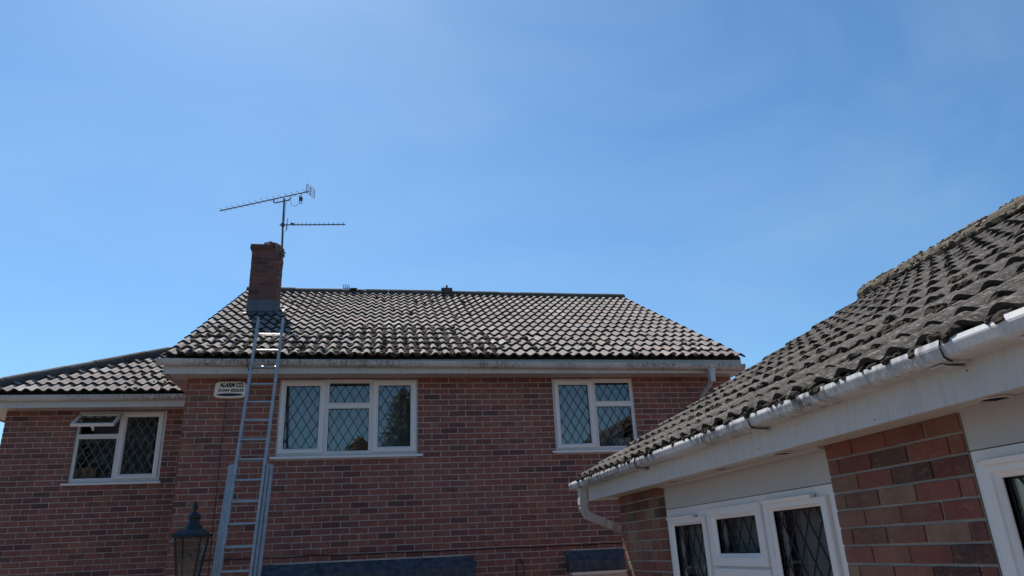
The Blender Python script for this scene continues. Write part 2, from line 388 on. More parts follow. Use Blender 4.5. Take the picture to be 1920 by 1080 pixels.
def tile_mesh(name, cover, length, segs, A, lift, rolls=2, thick=0.027, seed=0, drop=0.0, ex=1.12):
    rr = random.Random(seed); V = []; F = []
    us = [cover*i/segs for i in range(segs+1)]
    h = [A*(0.5-0.5*math.cos(2*math.pi*rolls*u/cover))**ex for u in us]
    jit = [rr.uniform(-.0012, .0012) for _ in us]
    for u, z in zip(us, h): V.append((u, jit[segs-us.index(u)]*1.5, z+lift))           # front top edge
    for u, z in zip(us, h): V.append((u, length, z))                                     # back
    for u, z in zip(us, h): V.append((u, 0.003, z+lift-thick-drop))                      # front lower edge
    n = segs+1; k3 = 3*n
    V += V[:n] + V[2*n:3*n] + V[n:2*n]                                                   # own vertices for the edge and the underside
    for i in range(segs):
        F.append((i, i+1, n+i+1, n+i)); F.append((k3+n+i, k3+n+i+1, k3+i+1, k3+i))
        F.append((k3+n+i+1, k3+n+i, k3+2*n+i, k3+2*n+i+1))
    F.append((k3, k3+2*n, k3+n)); F.append((k3+segs, k3+n+segs, k3+2*n+segs))
    me = bpy.data.meshes.new(name); me.from_pydata(V, [], F); me.update()
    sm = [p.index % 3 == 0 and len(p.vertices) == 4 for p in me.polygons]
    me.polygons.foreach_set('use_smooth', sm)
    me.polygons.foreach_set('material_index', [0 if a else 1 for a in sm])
    return me
def roof_frame(O, u, v):
    u, v = Vector(u).normalized(), Vector(v).normalized(); n = u.cross(v)
    return Matrix(((u.x, v.x, n.x, O[0]), (u.y, v.y, n.y, O[1]), (u.z, v.z, n.z, O[2]), (0, 0, 0, 1)))
def lay_tiles(roof, R, ncol, nrow, cover, gauge, mats, limit, segs, keep=None, cut=None, A=0.037, lift=0.038, jit=1.0, slip=(), ex=1.12, rows=None, thick=.027):
    var = [tile_mesh('tile', cover, gauge+0.07, segs, A, lift, seed=s, ex=ex, thick=thick) for s in range(4)]
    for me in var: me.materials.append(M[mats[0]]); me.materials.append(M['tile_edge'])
    rv = (lambda r: rows[r]) if rows else (lambda r: r*gauge)
    cand = []
    for r in range(nrow):
        for c in range(ncol):
            uv = (c*cover, rv(r))
            if keep and not keep(*uv): continue
            p = R @ Vector((uv[0]+cover/2, uv[1]+gauge/2, 0.02))
            cand.append((0 if in_frame(p, 45) else 1, (p - Vector((0, 0, H))).length, r, c))
    cand.sort(); rest = MB(); n = 0; rest_mi = []
    for vis, d, r, c in cand:
        me = var[random.randrange(4)]
        dv = random.uniform(-.004, .004)*jit + (-0.06 if (r, c) in slip else 0)
        W = R @ T(c*cover, rv(r)+dv, random.uniform(-.002, .003)*jit) @ Matrix.Rotation(random.uniform(-.005, .005)*jit, 4, 'Z') \
            @ Matrix.Rotation(random.uniform(-.006, .006)*jit, 4, 'Y')
        if (r, c) in slip: W = W @ Matrix.Rotation(0.05, 4, 'Z')
        if cut and not all(cut[0].dot(R @ Vector((c*cover+a, r*gauge+b, 0)) - cut[1]) > 0 for a in (0, cover) for b in (0, gauge+.07)):
            b = bmesh.new(); b.from_mesh(me); b.transform(W)
            bmesh.ops.bisect_plane(b, geom=b.verts[:]+b.edges[:]+b.faces[:], plane_co=cut[1], plane_no=cut[0], clear_inner=True)
            if not b.faces: b.free(); continue
            me2 = bpy.data.meshes.new('tile'); b.to_mesh(me2); b.free(); W = Matrix.Identity(4)
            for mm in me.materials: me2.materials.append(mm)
            me = me2
        if vis == 0 and n < limit:
            part(roof, 'tile', me, mats[0], W); n += 1
        else:
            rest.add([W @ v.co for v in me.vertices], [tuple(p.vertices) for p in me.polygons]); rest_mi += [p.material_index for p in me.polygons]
    if rest.v:
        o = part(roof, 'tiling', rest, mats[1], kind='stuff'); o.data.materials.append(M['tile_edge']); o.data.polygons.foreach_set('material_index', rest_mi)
        o.data.polygons.foreach_set('use_smooth', [True]*len(o.data.polygons))
        try: o.data.set_sharp_from_angle(angle=math.radians(40))
        except Exception: pass
    return n
def ridge_mesh(L, r=0.115, seg=10, squash=0.85, thick=0.016):
    V = []; F = []
    for y in (0, L):
        for rad in (r, r-thick):
            for k in range(seg+1):
                t = math.radians(-15) + math.radians(210)*k/seg
                V.append((math.cos(t)*rad, y, math.sin(t)*rad*squash))
    n = seg+1
    for k in range(seg):
        F += [(k, k+1, 2*n+k+1, 2*n+k), (n+k+1, n+k, 3*n+k, 3*n+k+1), (k+1, k, n+k, n+k+1), (2*n+k, 2*n+k+1, 3*n+k+1, 3*n+k)]
    F += [(0, 2*n, 3*n, n), (n-1, 2*n-1, 4*n-1, 3*n-1)]
    me = bpy.data.meshes.new('ridge_tile'); me.from_pydata(V, [], F); me.update(); return me
def lay_ridge(roof, p0, p1, L, mat, name='ridge_tile', r=0.115, lean=0.0):
    p0, p1 = Vector(p0), Vector(p1); d = (p1-p0); n = max(1, round(d.length/L)); L = d.length/n; d.normalize()
    x = d.cross(Vector((0, 0, 1))).normalized(); z = x.cross(d)
    me = ridge_mesh(L*0.985, r)
    me.materials.append(M[mat])
    for k in range(n):
        p = p0 + d*L*k
        W = Matrix(((x.x, d.x, z.x, p.x), (x.y, d.y, z.y, p.y), (x.z, d.z, z.z, p.z), (0, 0, 0, 1)))
        part(roof, name, me, None, W @ T(random.uniform(-.004, .004), 0, random.uniform(-.005, .006)) @ Matrix.Rotation(random.uniform(-.012, .012), 4, 'X')
             @ Matrix.Rotation(random.uniform(-.04, .04), 4, 'Y'))

GUT_ROUND = [(0, 0), (-0.006, 0), (-0.006, -0.012), (0, -0.03), (0.012, -0.058), (0.032, -0.076), (0.06, -0.082), (0.088, -0.074),
             (0.105, -0.05), (0.108, 0.0), (0.104, 0.0), (0.101, -0.05), (0.086, -0.07), (0.06, -0.078), (0.035, -0.072), (0.016, -0.055), (0.005, -0.028)]
def scaled(prof, k): return [(0.05+(a-0.05)*k, -0.035+(b+0.035)*k) for a, b in prof]

def lattice(rect, mat, dw=0.121, dh=0.20, w=0.008, y=-0.004, ph=(0.0, 0.0)):
    x0, x1, z0, z1 = rect; g = MB(); k = dh/dw
    def clip(px, pz, dx, dz):
        t0, t1 = -1e9, 1e9
        for p, d, lo, hi in ((px, dx, x0, x1), (pz, dz, z0, z1)):
            a, b = (lo-p)/d, (hi-p)/d
            if a > b: a, b = b, a
            t0, t1 = max(t0, a), min(t1, b)
        return (t0, t1) if t1-t0 > 0.01 else None
    cx, cz = (x0+x1)/2+ph[0], (z0+z1)/2+ph[1]
    for sgn in (1, -1):
        for i in range(-14, 15):
            c = clip(cx+i*dw, cz, 1.0, sgn*k)
            if not c: continue
            a = Vector((cx+i*dw+c[0], 0, cz+sgn*k*c[0])); b = Vector((cx+i*dw+c[1], 0, cz+sgn*k*c[1]))
            d = (b-a).normalized(); n = Vector((-d.z, 0, d.x))*w/2; yy = y if sgn > 0 else y-0.0007
            V = [a-n, b-n, b+n, a+n]; V = [Vector((p.x, yy, p.z)) for p in V] + [Vector((p.x, 0.0, p.z)) for p in V]
            g.add([mat @ p for p in V], [(0, 1, 2, 3), (0, 4, 5, 1), (1, 5, 6, 2), (2, 6, 7, 3), (3, 7, 4, 0)])
    e = 0.006                                             # edge leads round the pane
    for a, b, c, d in ((x0, x1, z0, z0+e), (x0, x1, z1-e, z1), (x0, x0+e, z0, z1), (x1-e, x1, z0, z1)):
        g.box(a, b, y-0.0012, 0, c, d, mat)
    return g
def window(house, F, rect, lights, sill=None, lead='lead', label=None, depth=0.065, vents=(), lead_arg=None):
    """lights: (pane rect, sash rect or None); all in the frame F of the wall, y=0 the wall face"""
    W = part(house, 'window', MB().plate(rect, [l[0] for l in lights if not (len(l) > 2)] + [l[2] for l in lights if len(l) > 2], 0.02, 0.02+depth, F), 'pvc', label=label)
    for l in lights:
        pane, sash = l[0], l[1]
        if len(l) > 2: continue
        if sash:
            part(W, 'sash', MB().ring(sash, pane, [(0, 0.021), (0, 0.004), (0.06, -0.002), (0.66, -0.002), (0.74, 0.004), (0.97, 0.014), (1, 0.018), (1, 0.05)], F), 'pvc')
        else:
            big = (pane[0]-0.022, pane[1]+0.022, pane[2]-0.022, pane[3]+0.022)
            part(W, 'glazing_bead', MB().ring(big, pane, [(0, 0.021), (0.05, 0.012), (0.6, 0.012), (0.9, 0.022), (1, 0.026), (1, 0.05)], F), 'pvc')
        part(W, 'pane', MB().box(pane[0]-.003, pane[1]+.003, 0.040, 0.046, pane[2]-.003, pane[3]+.003, F), 'glass')
        part(W, 'lead_lattice', lattice(pane, F @ T(0, 0.0392, 0), **(lead_arg or {})), lead)
    if sill:
        x0, x1, z0, z1 = sill
        part(W, 'sill', MB().sweep([(0.06, z1), (-0.035, z1-0.012), (-0.04, z1-0.016), (-0.04, z0), (-0.03, z0), (-0.028, z0+0.008), (0.06, z0+.008)],
             F @ Vector((x0, 0, 0)), F @ Vector((x1, 0, 0)), F.to_3x3() @ Vector((0, 1, 0)), (0, 0, 1)), 'pvc')
    for x0, x1, z0, z1 in vents:
        part(W, 'trickle_vent', MB().sweep([(0.012, z0), (-0.016, z0+0.004), (-0.02, z1-0.006), (0.012, z1)], F @ Vector((x0, 0, 0)), F @ Vector((x1, 0, 0)),
             F.to_3x3() @ Vector((0, 1, 0)), (0, 0, 1)), 'pvc')
    return W

# ------------------------------------------------------------------ ground
g = MB()
S = 400
g.add([(-S, -S, 0), (S, -S, 0), (S, S, 0), (-S, S, 0)], [(0, 1, 2, 3)])
tag(part(None, 'ground', g, 'ground'), 'reddish brown paved drive in front of the houses', 'ground', None, 'structure')

# ------------------------------------------------------------------ the two-storey house
D = 9.375; XL, XR = -2.42, 4.985
PM = math.radians(28.85); EY, EZ, RY = 8.985, Z(2.405), 13.55
VM = Vector((0, math.cos(PM), math.sin(PM)))
FM = T(0, D, 0)
house = thing('brick_house', (1.2, 11.5, 0), 'two-storey red brick house with grey tiled gable roof and chimney', 'house')
W1 = (-1.292, 0.472, Z(1.238), Z(2.208)); W2 = (2.318, 3.480, Z(1.238), Z(2.208))
G1 = (-1.22, 1.06, Z(-1.45), Z(-0.31)); G2 = (2.44, 3.62, Z(-1.45), Z(-0.31))
TOP = Z(2.225)
wall = part(house, 'wall', MB().plate((XL, XR, 0.02, TOP+0.05), [W1, W2, G1, G2], 0, 0.1, FM), 'mortar')
down = lambda w: (w[0], w[1], w[2]-.043, w[3])
rects = brick_rects(XL-0.004, XR+0.004, 0.03, TOP, [down(W1), down(W2), (G1[0], G1[1], G1[2], Z(-.03)), (G2[0], G2[1], G2[2], Z(-.03))], 0.06)
lay_bricks(wall, FM, rects, 'brick', 'brick_i', 300)
# gable and back walls
RZ = EZ + (RY-EY)*math.tan(PM)
for nm, x, sgn in (('gable_wall', XL, -1), ('gable_wall', XR, 1)):
    g = MB(); yb = 2*RY-D
    pts = [(D+0.1, 0.02), (yb, 0.02), (yb, TOP+0.05), (RY, RZ-0.20), (D+0.1, TOP+0.05)]
    a = [(x, y, z) for y, z in pts]; b = [(x-sgn*0.1, y, z) for y, z in pts]
    g.add(a+b, [(0,1,2,3,4), (9,8,7,6,5)] + [(i, (i+1) % 5, 5+(i+1) % 5, 5+i) for i in range(5)])
    gw = part(house, nm, g, 'mortar')
    FG = Matrix(((0, 1 if sgn < 0 else -1, 0, x), (-1 if sgn < 0 else 1, 0, 0, 0), (0, 0, 1, 0), (0, 0, 0, 1)))
    lo, hi = (-yb, -D) if sgn < 0 else (D, yb)
    rr = [r for r in brick_rects(lo, hi, 0.03, RZ-0.25, []) if r[3] < TOP + (RY-D-abs(RY-abs((r[0]+r[1])/2)))*math.tan(PM)-0.05]
    bulk = MB()
    for r in rr:
        me = brick_mesh(r[1]-r[0], r[3]-r[2], random.randrange(4), 'brick', False); Wm = FG @ T(r[0], -0.006, r[2])
        bulk.add([Wm @ v.co for v in me.vertices], [tuple(p.vertices) for p in me.polygons])
    part(gw, 'brickwork', bulk, 'brick_i', kind='stuff')
part(house, 'back_wall', MB().box(XL+.1, XR-.1, 2*RY-D-0.1, 2*RY-D, 0.02, TOP), 'mortar')
g = MB()                                                     # plastered inside of the upstairs and downstairs rooms
for a, b in ((0.05, Z(-0.2)), (Z(0.0), TOP+0.02)):
    for x0, x1 in ((XL+.12, 1.4), (1.45, XR-.12)):
        g.add([(x0, D+.101, a), (x1, D+.101, a), (x1, D+4, a), (x0, D+4, a), (x0, D+.101, b), (x1, D+.101, b), (x1, D+4, b), (x0, D+4, b)],
              [(0,1,2,3), (4,7,6,5), (1,5,6,2), (2,6,7,3), (3,7,4,0)])
part(house, 'room_lining', g, 'room')
# windows
window(house, FM, W1, [((-1.209, -.789, Z(1.326), Z(2.126)), (-1.274, -.724, Z(1.265), Z(2.194))),
                       ((-.666, -.155, Z(1.906), Z(2.163)), None), ((-.668, -.157, Z(1.286), Z(1.828)), None),
                       ((-.037, .380, Z(1.330), Z(2.130)), (-.105, .453, Z(1.262), Z(2.196)))],
       sill=(-1.353, 0.536, Z(1.195), Z(1.238)), label='wide four-light window with diamond leads above the long canopy')
window(house, FM, W2, [((2.410, 2.826, Z(1.322), Z(2.127)), (2.345, 2.892, Z(1.262), Z(2.19))),
                       ((2.935, 3.432, Z(1.898), Z(2.155)), None), ((2.936, 3.433, Z(1.279), Z(1.82)), None)],
       sill=(2.262, 3.545, Z(1.195), Z(1.238)), label='three-light window with diamond leads beside the annexe roof')
for G in (G1, G2):
    mx = (G[0]+G[1])/2
    window(house, FM, G, [((G[0]+.08, mx-.05, G[2]+.08, G[3]-.08), None), ((mx+.05, G[1]-.08, G[2]+.08, G[3]-.08), None)],
           sill=(G[0]-.06, G[1]+.06, G[2]-.043, G[2]), label='ground floor window below a canopy')
# lead-grey canopies above the ground floor windows
for x0, x1 in ((-1.34, 1.168), (2.347, 3.74)):
    zt = Z(-0.035)
    c = part(house, 'canopy', MB().sweep([(0, 0), (-0.012, 0.0), (-0.16, -0.115), (-0.185, -0.12), (-0.19, -0.235), (-0.17, -0.25), (-0.02, -0.25), (0, -0.25)],
             (x0, D-0.007, zt), (x1, D-0.007, zt), (0, 1, 0), (0, 0, 1)), 'canopy')
    n = max(2, round((x1-x0)/0.62))
    for k in range(1, n):
        x = x0+(x1-x0)*k/n
        part(c, 'seam', MB().sweep([(-0.012, 0.006), (-0.165, -0.110), (-0.16, -0.116), (-0.012, -0.002)], (x-.008, D-.007, zt), (x+.008, D-.007, zt), (0, 1, 0), (0, 0, 1)), 'canopy')
    part(c, 'underside_trim', MB().box(x0+.03, x1-.03, D-0.175, D-.008, zt-0.285, zt-0.2505), 'pvc')
# eaves: soffit, fascia, gutter
FY = D-0.30
part(house, 'soffit', MB().box(-2.60, 5.02, FY+0.002, D+0.05, Z(2.226), Z(2.240)), 'soffit')
part(house, 'fascia', MB().box(-2.62, 5.02, FY-0.02, FY, Z(2.212), Z(2.40)), 'board')
part(house, 'fascia_end', MB().box(-2.632, -2.621, FY-0.021, D+1.4, Z(2.21), Z(2.40)), 'board')
nail_me = MB().lathe([(.006, .002), (.0055, -.003), (.0, -.0035)], (0, 0, 0), 8).mesh('nail'); nail_me.materials.append(M['dark'])
rn = random.Random(5)
for k in range(17):
    x = -2.5+k*.455+rn.uniform(-.07, .07)
    part(house, 'nail', nail_me, None, T(x, FY-.0205, Z(2.212)+rn.choice((.025, .03, .075, .085))) @ Matrix.Rotation(-math.pi/2, 4, 'X'))
gp = scaled(GUT_ROUND, 0.92)
gut = part(house, 'gutter', MB().sweep(gp, (-2.70, 8.955, Z(2.386)), (5.02, 8.955, Z(2.318)), (0, 1, 0), (0, 0, 1)), 'gutter')
gz = lambda x: Z(2.386) + (x+2.70)/7.72*(Z(2.318)-Z(2.386))
for x in (-2.695, 5.015):
    part(gut, 'end_cap', MB().sweep([(-0.003, 0.002), (-0.01, -0.03), (0.028, -0.078), (0.06, -0.085), (0.095, -0.075), (0.108, 0.0)], (x-.008, 8.955, gz(x)), (x+.008, 8.955, gz(x)), (0, 1, 0), (0, 0, 1)), 'gutter')
for x, w in ((-2.38, .012), (-0.28, .012), (0.28, .045), (1.47, .012), (2.42, .012), (3.33, .012), (4.36, .02), (4.66, .02)):
    part(gut, 'gutter_joint', MB().sweep([(a-0.004 if a < 0.05 else a, b-0.004) for a, b in gp], (x-w, 8.955, gz(x)), (x+w, 8.955, gz(x)), (0, 1, 0), (0, 0, 1)), 'gutter')
dp = part(house, 'downpipe', MB().tube([(4.51, 9.0, gz(4.5)-.06), (4.51, 9.0, Z(2.12)), (4.50, 9.03, Z(2.07)), (4.47, 9.27, Z(1.96)), (4.465, 9.31, Z(1.90)), (4.465, 9.31, 0.02)], 0.034, 10), 'gutter', smooth=True)
part(dp, 'outlet', MB().sweep([(-.06, 0), (.06, 0), (.038, -.075), (.038, -.19), (-.038, -.19), (-.038, -.075)], (4.51, 8.96, gz(4.5)-.06), (4.51, 9.04, gz(4.5)-.06), (1, 0, 0), (0, 0, 1)), 'gutter')
# roof
TL_, TR_ = -2.645, 5.055; NC = 26; CV = (TR_-TL_)/NC; NR = 16
SL = (RY-EY)/math.cos(PM); GA = SL/NR
RM = roof_frame((TL_, EY, EZ), (1, 0, 0), VM)
g = MB(); nrm = RM.to_3x3() @ Vector((0, 0, 1))
deck = [(TL_+.02, EY+.10), (TR_-.02, EY+.10), (TR_-.02, RY), (TL_+.02, RY)]
def zr(y): return EZ + (y-EY)*math.tan(PM)
yb = 2*RY-EY
g.add([(x, y, zr(y)-0.012) for x, y in deck] + [(x, y, zr(y)-0.07) for x, y in deck], [(0,1,2,3), (7,6,5,4), (0,4,5,1), (1,5,6,2), (3,7,4,0)])
roof = part(house, 'roof', g, 'felt')
g = MB()                                                     # rear slope, corrugated like the front
V = []; ns = NC*8
for i in range(ns+1):
    x = TL_+(TR_-TL_)*i/ns; h = 0.04*(0.5-0.5*math.cos(2*math.pi*i/4))
    V += [(x, RY+.02, RZ+h-.01), (x, yb, EZ+h-.01)]
g.add(V, [(2*i+1, 2*i, 2*i+2, 2*i+3)[::-1] for i in range(ns)]); part(house, 'rear_roof', g, 'tile', smooth=True)
CHX = (-2.18, -1.745); CHY = (11.47, 11.91)
def keep_main(u, v):
    p = RM @ Vector((u+CV/2, v+GA/2, 0)); return not (CHX[0]+.1 < p.x < CHX[1]-.1 and CHY[0]+.18 < p.y < CHY[1]-.1)
lay_tiles(roof, RM, NC, NR, CV, GA, ('tile', 'tile_i'), 300, 16, keep_main, slip=((3, 21), (3, 16), (13, 3)))
lay_ridge(roof, (-2.60, RY, RZ+0.0), (5.04, RY, RZ+0.0), 0.45, 'ridge', r=0.125)
# moss on the lower courses
def moss(roof, R, spots, mat, name='moss', big=1.0):
    g = MB(); ax = R.to_3x3()
    for k, (u, v, h, s) in enumerate(spots):
        p = R @ Vector((u, v, h)); s *= big
        g.blob(p, s*random.uniform(.7, 1.2), s*random.uniform(.8, 1.5), s*random.uniform(.45, .75), ax, seed=k)
        if random.random() < 0.6:
            p = R @ Vector((u+random.uniform(-s, s), v+random.uniform(-s, s), h)); g.blob(p, s*.5, s*.55, s*.4, ax, seed=k+.5)
    return part(roof, name, g, mat, kind='stuff')
sp = []
for r in range(NR):
    for j in range(NC*2):
        u = (j)*CV/2; x = TL_+u; v = r*GA
        f = mnoise.noise(Vector((x*0.9, r*0.55, 3.3)))
        w = {0: .85, 1: .85, 2: .8, 3: .42, 4: .12}.get(r, 0.02)
        if x > 1.6: w *= 0.12
        if x > -0.3 and 3 <= r <= 5 and x < 1.1: w = 0.55
        if x < -1.9 and r < 5: w += .12
        w *= 0.75+0.9*f
        for q in range(9):
            if u > .1 and random.random() < w*1.7:
                t = random.uniform(0.01, .31)
                sp.append((u+random.uniform(-.038, .038), v+t, 0.036*(1-t/.4)+.010*random.random(), random.uniform(.022, .056)))
moss(roof, RM, sp, 'moss')
# ridge terminal and chimney
tm = part(roof, 'ridge_terminal', MB().box(1.15, 1.37, RY-.14, RY+.14, RZ+.02, RZ+.13), 'ridge')
part(tm, 'terminal_cap', MB().tube([(1.27, RY, RZ+.13), (1.27, RY, RZ+.23)], .02, 8), 'ridge')
ch = part(house, 'chimney', MB().box(CHX[0], CHX[1], CHY[0], CHY[1], Z(3.3), Z(4.97)), 'mortar_d')
CT = Z(4.955)
for F, a, b in ((T(0, CHY[0], 0), CHX[0], CHX[1]),
                (Matrix(((0, -1, 0, CHX[1]), (1, 0, 0, 0), (0, 0, 1, 0), (0, 0, 0, 1))), CHY[0], CHY[1]),
                (Matrix(((0, 1, 0, CHX[0]), (-1, 0, 0, 0), (0, 0, 1, 0), (0, 0, 0, 1))), -CHY[1], -CHY[0])):
    for r in brick_rects(a-.004, b+.004, Z(3.62), CT, [], random.choice((0, .05))):
        me = brick_mesh(r[1]-r[0], r[3]-r[2], random.randrange(4), 'brick_c', True)
        part(ch, 'brick', me, None, F @ T(r[0], -0.006 + random.uniform(-.003, .002), r[2]))
o = .028
part(ch, 'oversailing_course', MB().sweep([(-o-.005, .066), (-o-.012, 0.0), (-.004, -.035), (.0, -.035), (.0, .075), (-.02, .078)], (CHX[0]-o, CHY[0], CT), (CHX[1]-.10, CHY[0], CT), (0, 1, 0), (0, 0, 1)), 'brick_c')
part(ch, 'oversailing_course', MB().sweep([(-o-.004, .065), (-o-.011, 0.001), (-.0045, -.034), (.0, -.034), (.0, .074), (-.02, .077)], (CHX[0], CHY[0]-o+.01, CT), (CHX[0], CHY[1]+o, CT), (1, 0, 0), (0, 0, 1)), 'brick_c')
g = MB()
for k in range(16):
    g.blob((random.uniform(CHX[0]+.03, CHX[1]-.02), random.uniform(CHY[0]+.03, CHY[1]-.03), CT+.055), random.uniform(.05, .10), random.uniform(.05, .10), random.uniform(.02, .045), None, k, 2)
for k, (dx, dz, s) in enumerate(((-.15, .09, .06), (-.10, .095, .065), (-.055, .08, .06), (-.015, .05, .058), (.012, .01, .05), (.026, -.06, .042), (.026, -.12, .034), (.018, -.17, .026))):
    g.blob((CHX[1]+dx, CHY[0]+.05, CT+dz), s*1.25, s*1.2, s*.6, Matrix.Rotation(.45, 3, 'Y'), 40+k, 2)
for k in range(22):
    g.blob((CHX[1]+random.uniform(-.002, .014), CHY[0]+random.uniform(0, .4), CT-random.uniform(.0, .55)), random.uniform(.012, .026), .03, random.uniform(.012, .03), None, 60+k)
part(ch, 'broken_mortar', g, 'mortar_d', kind='stuff')
g = MB()
for k, (dx, dz, s) in enumerate(((-.215, .085, .035), (-.19, .075, .032), (-.18, .045, .02))): g.blob((CHX[1]+dx, CHY[0]-.01, CT+dz), s*1.3, s, s*.8, None, 90+k, 2)
part(ch, 'loose_stone', g, 'mortar_w')
def zroof(y): return EZ + (y-EY)*math.tan(PM)
part(ch, 'flashing', MB().sweep([(-.011, 0), (-.013, -.07), (-.020, -.074), (-.02, -.205), (-.005, -.21), (-.005, 0)], (CHX[0]-.012, CHY[0]-.004, Z(4.04)), (CHX[1]+.012, CHY[0]-.004, Z(4.04)), (0, 1, 0), (0, 0, 1)), 'sheet_lead')
V = []; n = 24
for i in range(n+1):                                          # apron dressed over the rolls
    x = CHX[0]-.05+(CHX[1]-CHX[0]+.1)*i/n; ph = 0.5-0.5*math.cos(2*math.pi*2*(x-TL_)/CV)
    for j in range(3):
        y = CHY[0]-.01-.075*j; V.append((x, y, zroof(y)+.052+.042*ph*(0.35+.3*j)))
part(ch, 'apron', MB().add(V, [(3*i+j, 3*i+3+j, 3*i+4+j, 3*i+1+j)[::-1] for i in range(n) for j in range(2)]), 'sheet_lead', smooth=True)
g = MB(); k = 0; y = CHY[0]-.02                              # stepped flashing on the sunny side
while y < CHY[1]:
    z = zroof(y+.06); g.box(CHX[1]+.007, CHX[1]+.013, y, y+.115, z-.02, z+.14); y += .116
part(ch, 'stepped_flashing', g, 'sheet_lead')
part(ch, 'side_soaker', MB().sweep([(-.0, .075), (.01, .07), (.05, .055), (.11, .05), (.11, .046), (.0, .05)], (CHX[1]+.007, CHY[0]-.05, zroof(CHY[0]-.05)), (CHX[1]+.007, CHY[1]+.05, zroof(CHY[1]+.05)), (1, 0, 0), (0, 0, 1)), 'sheet_lead')

# ------------------------------------------------------------------ recessed wing of the house
D2 = 11.09; LX0, LX1 = -5.215, XL-0.02
wing = thing('recessed_wing', (-3.8, 12.5, 0), 'recessed brick wing with hipped roof and open top window', 'house wing')
FL = T(0, D2, 0); WL = (-4.275, -3.094, Z(1.160), Z(2.150)); LT = Z(2.165)
lw = part(wing, 'wall', MB().plate((LX0, LX1, 0.02, LT+.04), [WL], 0, 0.1, FL), 'mortar')
lay_bricks(lw, FL, brick_rects(LX0-.004, LX1, 0.03, LT, [down(WL)], .03), 'brick', 'brick_i', 300)
g = MB().box(LX0, LX0+.1, D2+.1, D2+4.4, 0.02, LT+.04); sw = part(wing, 'side_wall', g, 'mortar')
FS = Matrix(((0, 1, 0, LX0), (-1, 0, 0, 0), (0, 0, 1, 0), (0, 0, 0, 1))); bulk = MB()
for r in brick_rects(-(D2+4.4), -D2, 0.03, LT, []):
    me = brick_mesh(r[1]-r[0], r[3]-r[2], random.randrange(4), 'brick', False); Wm = FS @ T(r[0], -.006, r[2])
    bulk.add([Wm @ v.co for v in me.vertices], [tuple(p.vertices) for p in me.polygons])
part(sw, 'brickwork', bulk, 'brick_i', kind='stuff')
g = MB(); a, b = 0.05, LT
g.add([(LX0+.12, D2+.101, a), (LX1, D2+.101, a), (LX1, D2+3.5, a), (LX0+.12, D2+3.5, a), (LX0+.12, D2+.101, b), (LX1, D2+.101, b), (LX1, D2+3.5, b), (LX0+.12, D2+3.5, b)],
      [(0,1,2,3), (4,7,6,5), (1,5,6,2), (2,6,7,3), (3,7,4,0)])
part(wing, 'room_lining', g, 'room')
op = (-4.245, -3.722, Z(1.830), Z(2.122))
lwin = window(wing, FL, WL, [((-4.228, -3.732, Z(1.213), Z(1.764)), None), ((-3.622, -3.200, Z(1.259), Z(2.07)), (-3.69, -3.13, Z(1.19), Z(2.135))), (op, None, op)],
       sill=(-4.35, -3.058, Z(1.118), Z(1.160)), lead='lead_pale')
# the open top-hung sash: hinged along its upper edge, swung out
sw_, sh_ = 0.565, 0.335
hinge = FL @ T(-4.265, -0.005, Z(2.118)) @ Matrix.Rotation(math.radians(-54), 4, 'X') @ T(0, 0, -sh_)
so = part(lwin, 'open_sash', MB().ring((0, sw_, 0, sh_), (.045, sw_-.045, .045, sh_-.045), [(0, .035), (0, 0), (.06, -.006), (.7, -.006), (.95, .01), (1, .012), (1, .035), (.6, .04), (0, .035)], hinge), 'pvc')
part(lwin, 'open_pane', MB().box(.043, sw_-.043, .018, .024, .043, sh_-.043, hinge), 'glass')
part(lwin, 'lead_lattice', lattice((.045, sw_-.045, .045, sh_-.045), hinge @ T(0, .0172, 0)), 'lead')
part(lwin, 'window_handle', MB().box(.255, .30, .04, .06, .012, .04, hinge).box(.265, .29, .06, .11, .018, .034, hinge), 'pvc')
g = MB()
for x in (-4.24, -3.727): g.tube([(x, D2+.02, Z(2.0)), (x, D2-.12, Z(1.99))], .006, 5)
part(lwin, 'stay', g, 'alu')
EY2, EZ2 = 10.735, Z(2.345); LFY = D2-.30; HX0 = -5.64
part(wing, 'soffit', MB().box(HX0+.05, LX1, LFY+.002, D2+.03, LT+.003, LT+.016).box(HX0+.05, LX0+.02, D2+.03, D2+4.4, LT+.003, LT+.016), 'soffit')
part(wing, 'fascia', MB().box(HX0+.03, LX1, LFY-.02, LFY, LT-.013, Z(2.335)), 'board')
part(wing, 'side_fascia', MB().box(HX0+.03, HX0+.05, LFY+.001, D2+4.4, LT-.013, Z(2.335)), 'board')
lg = part(wing, 'gutter', MB().sweep(gp, (HX0-.05, D2-.41, Z(2.312)), (LX1, D2-.41, Z(2.32)), (0, 1, 0), (0, 0, 1)), 'gutter')
for x in (-4.4, -3.35): part(lg, 'gutter_joint', MB().sweep([(a-.004 if a < .05 else a, b-.004) for a, b in gp], (x-.012, D2-.41, Z(2.315)), (x+.012, D2-.41, Z(2.315)), (0, 1, 0), (0, 0, 1)), 'gutter')
RL = roof_frame((LX1-11*CV*1.0+.02, EY2, EZ2), (1, 0, 0), VM)
hip_n = Vector((1, -1, 0)).normalized(); hip_p = Vector((HX0+.02, EY2, 0))
def zl(y): return EZ2+(y-EY2)*math.tan(PM)
t3 = LX1-HX0; g = MB()
g.add([(HX0, EY2+.06, zl(EY2+.06)-.02), (LX1, EY2+.06, zl(EY2+.06)-.02), (LX1, EY2+t3, zl(EY2+t3)-.02)], [(0, 1, 2)])
g.add([(HX0, EY2+.06, zl(EY2+.06)-.021), (LX1, EY2+t3, zl(EY2+t3)-.021), (HX0, EY2+t3, zl(EY2+.06)-.021)], [(0, 1, 2)])
lroof = part(wing, 'roof', g, 'felt')
